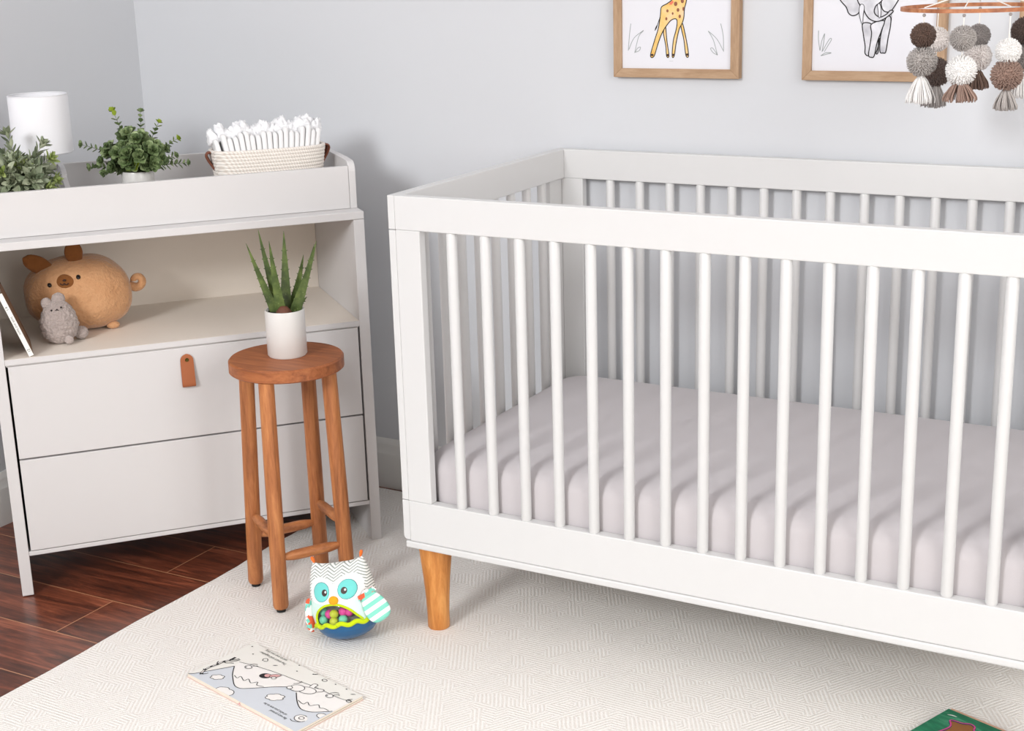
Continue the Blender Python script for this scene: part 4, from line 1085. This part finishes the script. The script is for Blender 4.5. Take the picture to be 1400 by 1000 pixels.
    fp = smooth([(-0.064, 0.112), (-0.060, 0.132), (-0.046, 0.144), (-0.026, 0.145), (-0.010, 0.137), (0, 0.129), (0.010, 0.137), (0.026, 0.146), (0.046, 0.145), (0.060, 0.132), (0.065, 0.112), (0.055, 0.096), (0.030, 0.090), (0, 0.089), (-0.030, 0.090), (-0.055, 0.096)], True, 4)
    patch('face', fp, 0.0010, M_OWLW, t, 10, 'white felt face')
    for sx in (-1, 1):
        rg = patch('eye', ell(sx*0.030, 0.1155, 0.0212, 0.0212, 36), 0.0018, M_TEALR, t, lab='round teal eye')
        patch('iris', ell(sx*0.030, 0.1155, 0.0198, 0.0198, 36), 0.0024, M_TEALE, rg)
        px_ = sx*0.030+(0.009 if sx < 0 else -0.006)
        patch('pupil', ell(px_, 0.1140, 0.0072, 0.0076, 24), 0.0030, M_PUP, rg); patch('pupil_highlight', ell(px_+0.0028, 0.1155, 0.0024, 0.0027, 12), 0.0036, M_OWLW, rg)
    b = MB(); c = (0.000, yf(0, 0.0975)-0.003, 0.0965); b.sphere(c, 0.0105, 20, 12, (1.05, 0.55, 0.95)); tag(b.build('beak', M_BEAK, t, smoothing=180), 'yellow beak')
    for sx in (-1, 1):
        b = MB(); x = sx*0.0575; b.tube([(x*0.94, 0, 0.174), (x*0.99, 0, 0.183), (x*1.02, 0, 0.188)], [0.0035, 0.0065, 0.0045], 8, flat=0.6); tag(b.build('ear_tip', M_ORANGE, t, smoothing=180), 'orange ear tuft')
    def wing(M, mat, lx, lz, lab, top=None):
        b = MB(); n = 28; out = []
        for i in range(n):
            a = 2*PI*i/n; x, z = math.cos(a), math.sin(a)
            out.append((lx*(x*0.5+0.5)*1.0, lz*0.5*math.copysign(abs(z)**0.75, z)*(0.80+0.25*x)))
        R = []
        for f, y in ((0.82, -0.0045), (0.95, -0.0036), (1.0, 0), (0.95, 0.0036), (0.82, 0.0045)):
            R.append([(lx*0.5+(x-lx*0.5)*f, y, z*f) for x, z in out])
        b.rings(R); o = b.build('wing', mat, t, smoothing=60); o.matrix_local = M; tag(o, lab)
        if top:
            p = MB(); p.prism([(0.004, -lz*0.30), (0.013, -lz*0.36), (0.013, lz*0.36), (0.004, lz*0.30)], -0.0056, 0.0056, 'y'); q = p.build('wing_band', M_WING2, o); tag(q, 'orange printed band')
    wing(Matrix.Translation((0.066, -0.044, 0.108)) @ Matrix.Rotation(math.radians(24), 4, 'Z') @ Matrix.Rotation(math.radians(66), 4, 'Y'), M_WINGS, 0.078, 0.064, 'white and teal striped wing', True)
    wing(Matrix.Translation((-0.070, -0.030, 0.103)) @ Matrix.Rotation(math.radians(74), 4, 'Z') @ Matrix.Rotation(math.radians(92), 4, 'Y'), M_WING2, 0.074, 0.040, 'orange and teal printed wing')
owl()

# ------------------------------------------------------------------ open board book on the rug
M_PGBLUE = plain('page_pale_blue', (212, 217, 224), 0.55, 0.01); M_PGCREAM = plain('page_cream', (238, 236, 230), 0.55, 0.01); M_PGWHITE = plain('page_white', (244, 241, 238), 0.55, 0.01)
M_PAGE_EDGE = plain('board_page_edge', (236, 226, 212), 0.7); M_COVER = plain('book_cover_pale', (222, 196, 186), 0.6); M_PINK = plain('page_pink', (222, 170, 168), 0.6)
def board_book():
    t = thing('board_book', 'open board book with mountain drawings lying on the rug', 'book', (-0.1075, -0.3412, RZ), math.radians(-14.697))
    hx, hy = 0.182, 0.0895; skew = 0.0062/0.0895
    top = 0.0095
    def sk(x, y): return x-skew*y
    def slab(name, x0, x1, y0, y1, z0, z1, mat):
        pl = [(sk(x0, y0), y0), (sk(x1, y0), y0), (sk(x1, y1), y1), (sk(x0, y1), y1)]
        return MB().prism(pl, z0, z1, 'z').build(name, mat, t, bevel=0.0006)
    slab('cover', -hx-0.001, hx+0.001, -hy-0.001, hy+0.001, 0.0, 0.0019, M_COVER)
    pages = []
    for k in range(3):
        z0 = 0.0021+k*0.0025; o = 0.0015*(k % 2)
        pages.append(slab('page', -hx+o, -0.0006, -hy, hy, z0, z0+0.0021, M_PAGE_EDGE)); pages.append(slab('page', 0.0006, hx-o, -hy, hy, z0, z0+0.0021, M_PAGE_EDGE))
    zt = 0.0021+2*0.0025+0.0021
    MB().tube([(sk(0, -hy-0.002), -hy-0.002, 0.0045), (sk(0, hy+0.001), hy+0.001, 0.0045)], 0.0022, 8).build('spine_tape', M_PINK, t)
    def z(l): return lambda x, y: (x, y, zt+0.00015*l)
    b = MB()
    full = [(sk(-hx+0.001, -hy), -hy), (sk(hx-0.001, -hy), -hy), (sk(hx-0.001, hy), hy), (sk(-hx+0.001, hy), hy)]
    b.m(0).fill(full, z(1))
    line = [(-0.1353,0.0133),(-0.1003,0.0229),(-0.0594,0.0315),(-0.0164,0.0379),(0.0236,0.0421),(0.0652,0.0484),(0.1113,0.0504),(0.1517,0.0524),(0.1761,0.0600)]
    valley = [(-0.1729,-0.0893),(-0.1626,-0.0785),(-0.1462,-0.0445),(-0.1273,-0.0053)]
    m1 = [(-0.1273,-0.0053),(-0.102,-0.0282),(-0.0791,-0.0435),(-0.0579,-0.0554),(-0.0434,-0.0573),(-0.0308,-0.0514),(-0.01,-0.0288),(0.0103,-0.0059),(0.0302,0.0116)]
    m2 = [(0.0638,0.0087),(0.0926,-0.012),(0.1157,-0.0245),(0.1311,-0.0271),(0.1509,-0.0202),(0.172,0.0008),(0.1783,0.0085)]
    # white mountains between the line of figures and the slopes
    b.m(1).fill(smooth([(-0.1273,-0.0053)]+m1[1:], False, 3)+smooth(line, False, 2)[::-1], z(2)) if False else None
    white = smooth(m1, False, 3)+[(0.045, 0.012)]+smooth(m2, False, 3)+[(0.1768, 0.0600)]+line[::-1][1:]
    b.m(1).fill(white, z(2))
    blue = smooth(valley, False, 3)+smooth(m1, False, 3)[1:]+[(0.045, 0.012)]+smooth(m2, False, 3)+[(sk(hx-0.001, 0.0085), 0.0085), (sk(hx-0.001, -hy), -hy)]
    b.m(2).fill(blue, z(3))
    sw = 0.0016
    for p in (valley, m1, m2): b.m(3).stroke(p, sw*1.3, z(5))
    for p in ([(-0.0935,-0.0297),(-0.0793,-0.0331),(-0.0788,-0.0239),(-0.0593,-0.0305),(-0.0576,-0.0203),(-0.0405,-0.0271),(-0.0326,-0.0158),(-0.0231,-0.0248),(-0.0072,-0.0195)],[(0.0919,-0.0084),(0.1116,-0.0117),(0.1126,-0.001),(0.1267,-0.0066),(0.1368,0.0064),(0.1488,0.0006),(0.158,0.0046),(0.1719,0.0048)]): b.m(3).stroke(p, sw, z(5))
    def cloud(cx, cy, rx, ry, rot=0.5):
        pl = []
        for i in range(40):
            a = 2*PI*i/40; q = 0.90+0.22*abs(math.sin(a*3))**0.7; pl.append((cx+(rx*q*math.cos(a))*math.cos(rot)-(ry*q*math.sin(a))*math.sin(rot), cy+(rx*q*math.cos(a))*math.sin(rot)+(ry*q*math.sin(a))*math.cos(rot)))
        b.m(1).fill(pl, z(4)); b.m(3).stroke(pl, sw, z(5), True)
    cloud(-0.1137, -0.0579, 0.0140, 0.0095); cloud(0.0466, -0.0316, 0.0185, 0.0125)
    hc = [(-0.0745, -0.0893), (-0.0735, -0.080), (-0.066, -0.0745), (-0.058, -0.0705), (-0.050, -0.073), (-0.045, -0.0715), (-0.036, -0.0725), (-0.030, -0.0775), (-0.0275, -0.0835), (-0.029, -0.0893)]
    b.m(1).fill(smooth(hc, False, 3), z(4)); b.m(3).stroke(hc, sw, z(5))
    hc = [(0.180, -0.026), (0.170, -0.024), (0.166, -0.018), (0.170, -0.011), (0.1795, -0.0085)]
    b.m(1).fill(hc, z(4)); b.m(3).stroke(hc, sw, z(5))
    # swirl
    b.m(1).fill(ell(0.154, -0.0505, 0.0150, 0.0118, 30), z(4)); b.m(3).stroke(ell(0.154, -0.0505, 0.0150, 0.0118, 30)[6:]+[(0.162, -0.062), (0.150, -0.068), (0.140, -0.066)], sw, z(5)); b.m(3).stroke(ell(0.1542, -0.0492, 0.006, 0.0048, 20), sw*1.1, z(5), True)
    # rope of figures
    b.m(3).stroke(line, sw*0.8, z(5))
    # giraffe outline on the slope
    gir = [(-0.1525,-0.0723),(-0.1610,-0.0552),(-0.1634,-0.0386),(-0.1614,-0.024),(-0.1622,-0.0072),(-0.1578,0.0076),(-0.1590,0.0205)]
    b.m(3).stroke(gir, 0.0058, z(5)); b.m(1).stroke(gir[:-1], 0.0024, z(6))
    for p in ([(-0.1578,0.0076),(-0.150,0.014),(-0.148,0.0226)],[(-0.1600,0.001),(-0.152,0.004),(-0.1445,0.0120),(-0.1430,0.021)],[(-0.1622,-0.0072),(-0.153,-0.008),(-0.146,-0.002),(-0.1395,0.002)],[(-0.1614,-0.024),(-0.168,-0.020),(-0.1715,-0.014)],[(-0.1525,-0.0723),(-0.146,-0.067),(-0.143,-0.060)],[(-0.160,-0.058),(-0.167,-0.056)]): b.m(3).stroke(p, sw*1.5, z(5))
    for i in range(6): u = i/5; b.m(3).fill(ell(gir[i][0]+0.0005, gir[i][1], 0.0026, 0.0036, 8), z(7))
    b.m(3).fill(ell(-0.1490, -0.0700, 0.0034, 0.0022, 10), z(7))
    # bird-like blobs along the rope
    for x, y in ((-0.1011, 0.0176), (0.1256, 0.0504)):
        b.m(1).fill(ell(x, y-0.006, 0.0085, 0.0065, 18), z(6)); b.m(3).stroke(ell(x, y-0.006, 0.0085, 0.0065, 18), sw, z(7), True)
        b.m(3).stroke([(x-0.008, y+0.002), (x-0.002, y+0.010), (x+0.006, y+0.014)], sw, z(7)); b.m(3).stroke([(x+0.004, y+0.002), (x+0.010, y+0.009), (x+0.014, y+0.008)], sw, z(7)); b.m(3).fill(ell(x-0.004, y-0.0085, 0.002, 0.0016, 8), z(8))
    b.m(3).stroke(ell(0.1715, 0.0560, 0.006, 0.0038, 14), sw, z(7), True); b.m(3).stroke([(0.165, 0.058), (0.171, 0.066)], sw, z(7))
    # small girl figure: dark hair, pink face and dress
    b.m(3).fill(ell(-0.0425, 0.0115, 0.0135, 0.0105, 24, 0.4), z(6)); b.m(4).fill(ell(-0.0395, 0.0150, 0.0072, 0.0062, 18), z(7)); b.m(4).fill([(-0.032, 0.014), (-0.020, 0.022), (-0.018, 0.034), (-0.030, 0.030), (-0.036, 0.022)], z(6.5)); b.m(3).stroke([(-0.032, 0.014), (-0.020, 0.022), (-0.018, 0.034), (-0.030, 0.030), (-0.036, 0.022)], sw*0.8, z(8), True)
    b.m(1).fill(ell(-0.0215, 0.0170, 0.0055, 0.0048, 14), z(8)); b.m(3).stroke(ell(-0.0215, 0.0170, 0.0055, 0.0048, 14), sw*0.8, z(9), True)
    # bear: round head and body
    for cx, cy, rx, ry, zl in ((0.0730, 0.0290, 0.0210, 0.0125, 6), (0.0505, 0.0215, 0.0165, 0.0125, 8)):
        b.m(1).fill(ell(cx, cy, rx, ry, 26, 0.25), z(zl)); b.m(3).stroke(ell(cx, cy, rx, ry, 26, 0.25), sw, z(zl+1), True)
    b.m(1).fill(ell(0.0375, 0.0125, 0.0062, 0.0055, 14), z(10)); b.m(3).stroke(ell(0.0375, 0.0125, 0.0062, 0.0055, 14), sw, z(11), True); b.m(3).stroke([(0.030, 0.028), (0.036, 0.036), (0.036, 0.046)], sw, z(11))
    for p in ([(0.064, 0.042), (0.062, 0.056), (0.072, 0.058), (0.076, 0.046), (0.088, 0.050), (0.098, 0.053), (0.100, 0.045), (0.092, 0.036)],): b.m(1).fill(p, z(5.5)); b.m(3).stroke(p, sw, z(5.8))
    # heart and scattered marks
    b.m(3).stroke([(-0.103, 0.0495), (-0.108, 0.056), (-0.104, 0.0615), (-0.0985, 0.0600), (-0.093, 0.0535), (-0.103, 0.0495)], sw*0.9, z(5))
    for x, y in ((-0.174,0.0754),(-0.1433,0.0547),(-0.0267,0.0876),(-0.0094,0.068),(0.0964,0.0843),(0.1293,0.0857),(0.0271,0.0820)): b.m(3).fill(ell(x, y, 0.0022, 0.0016, 10), z(5))
    for x, y in ((-0.0651,0.0536),(0.1558,0.0800),(0.0310,0.0850)): b.m(3).stroke([(x-0.004, y-0.003), (x, y), (x+0.005, y+0.004)], sw*1.6, z(5), taper=True)
    b.m(3).stroke(ell(0.0658, 0.0805, 0.0062, 0.0042, 14), sw*0.9, z(5), True)
    b.build('illustration', [M_PGCREAM, M_PGWHITE, M_PGBLUE, M_INK, M_PINK], pages[-1])
    tx = MB()
    def put(txt, x0, x1, y, size):
        L0 = abs(x1-x0); c = (x0+x1)/2
        cu = len(txt)*size*0.5
        text_mesh(tx, txt, size, lambda px, py: (c-px, y-py, zt+0.0011), 0, sx=L0/cu)
    put('The smart and together', -0.0433, -0.1463, 0.0710, 0.0100); put('and do your own thing', -0.0588, -0.1422, 0.0835, 0.0095)
    put('Be very proud', 0.1374, 0.0790, -0.0713, 0.0095); put('of who you are to be', 0.1277, 0.0430, -0.0611, 0.0095)
    tx.build('lettering', M_GREYINK if False else M_INK, pages[-2])
board_book()

# ------------------------------------------------------------------ green book at the lower right
M_GREEN = N('green_cover'); _c = M_GREEN.coord(scale=(14, 40, 14), rot=(0, 0, 0.9)); _f = M_GREEN.noise(_c, 1.5, 5, 0.6, 1.0)
M_GREEN.color(M_GREEN.ramp(_f, [(0.3, lin((14, 92, 66))), (0.55, lin((28, 122, 86))), (0.72, lin((84, 160, 126)))])); M_GREEN.set(Roughness=0.3); M_GREEN = M_GREEN.m
M_GSIDE = plain('green_book_pages', (216, 172, 146), 0.8, 0.06); M_BRN = plain('brown_art', (150, 98, 52), 0.6, 0.25, 60); M_PNK = plain('pink_line', (206, 70, 140), 0.6); M_NAVY = plain('navy_line', (30, 52, 96), 0.6)
def green_book():
    # local: corner at the origin, x along the far edge to the right, y towards the wall (book lies at -y)
    t = thing('green_picture_book', 'green picture book lying on the rug at the bottom right under the crib edge', 'book', (1.1312, 0.1543, RZ), math.atan2(-0.0405, 0.1101))
    w, d = 0.155, 0.230; zt = 0.0168
    MB().box(0.0015, w-0.003, -d+0.003, 0.0095, 0.0025, zt-0.0026).build('page_block', M_GSIDE, t, bevel=0.0005)
    MB().box(0, w, -d, 0.010, 0, 0.0022).build('cover', M_GREEN, t); cv = MB().box(0, w, -d, 0, zt-0.0024, zt).build('cover', M_GREEN, t, bevel=0.0005)
    b = MB(); z = lambda l: (lambda x, y: (x, y, zt+0.0002*l))
    pl = [(0.028, -0.036), (0.050, -0.030), (0.062, -0.022), (0.074, -0.026), (0.082, -0.040), (0.104, -0.040), (0.110, -0.052), (0.128, -0.060), (0.134, -0.090), (0.118, -0.150), (0.060, -0.160), (0.034, -0.120), (0.042, -0.060)]
    b.m(1).fill(smooth(pl, True, 3), z(1)); b.m(2).stroke([(x+0.001, y-0.002) for x, y in pl], 0.0040, z(2), True); b.m(3).stroke(pl, 0.0028, z(3), True)
    for p in ([(0.012, -0.022), (0.020, -0.018), (0.030, -0.017)], [(0.098, -0.026), (0.106, -0.030), (0.118, -0.027)], [(0.100, -0.022), (0.104, -0.029)]): b.m(0).stroke(p, 0.003, z(1), taper=True)
    b.build('cover_art', [M_PGWHITE, M_BRN, M_NAVY, M_PNK], cv)
green_book()

# ------------------------------------------------------------------ light, sky, camera
def area(name, loc, tgt, size, power, col=(1, 1, 1), sy=None):
    d = bpy.data.lights.new(name, 'AREA'); d.energy = power; d.color = col; d.size = size
    if sy: d.shape = 'RECTANGLE'; d.size_y = sy
    o = bpy.data.objects.new(name, d); COL.objects.link(o); o.location = loc
    o.rotation_euler = (Vector(tgt)-Vector(loc)).to_track_quat('-Z', 'Y').to_euler(); return o
area('studio_softbox', (-0.15, -4.4, 2.58), (0.35, 0.3, 0.55), 1.05, 132, (0.98, 0.99, 1.0))
area('right_fill', (3.6, -1.75, 1.9), (0.1, 0.3, 0.6), 2.0, 68, (1.0, 0.99, 0.98), 1.8)  # soft fill added on the open right side; there is no window
w = bpy.data.worlds.new('world'); SC.world = w; w.use_nodes = True
bg = w.node_tree.nodes['Background']; bg.inputs[0].default_value = (1.0, 0.91, 0.79, 1); bg.inputs[1].default_value = 0.50

cam = bpy.data.cameras.new('camera'); co = bpy.data.objects.new('camera', cam); COL.objects.link(co); SC.camera = co
yaw, pitch, roll = math.radians(-30.4148), math.radians(16.2341), math.radians(-1.8354)
f = Vector((math.sin(yaw)*math.cos(pitch), math.cos(yaw)*math.cos(pitch), -math.sin(pitch)))
r = Vector((math.cos(yaw), -math.sin(yaw), 0)); u = r.cross(f)
r2 = r*math.cos(roll)+u*math.sin(roll); u2 = -r*math.sin(roll)+u*math.cos(roll)
Mx = Matrix(((r2.x, u2.x, -f.x, 1.6978), (r2.y, u2.y, -f.y, -2.4814), (r2.z, u2.z, -f.z, 1.4463), (0, 0, 0, 1)))
co.matrix_world = Mx
cam.sensor_fit = 'HORIZONTAL'; cam.sensor_width = 36; cam.lens = 2042.2947*36/1400
cam.shift_x = 22.3184/1400; cam.shift_y = 21.1871/1400; cam.clip_start = 0.05
vs = SC.view_settings; vs.view_transform = 'Standard'; vs.look = 'None'; vs.gamma = 1; vs.use_curve_mapping = False; vs.exposure = 0.0
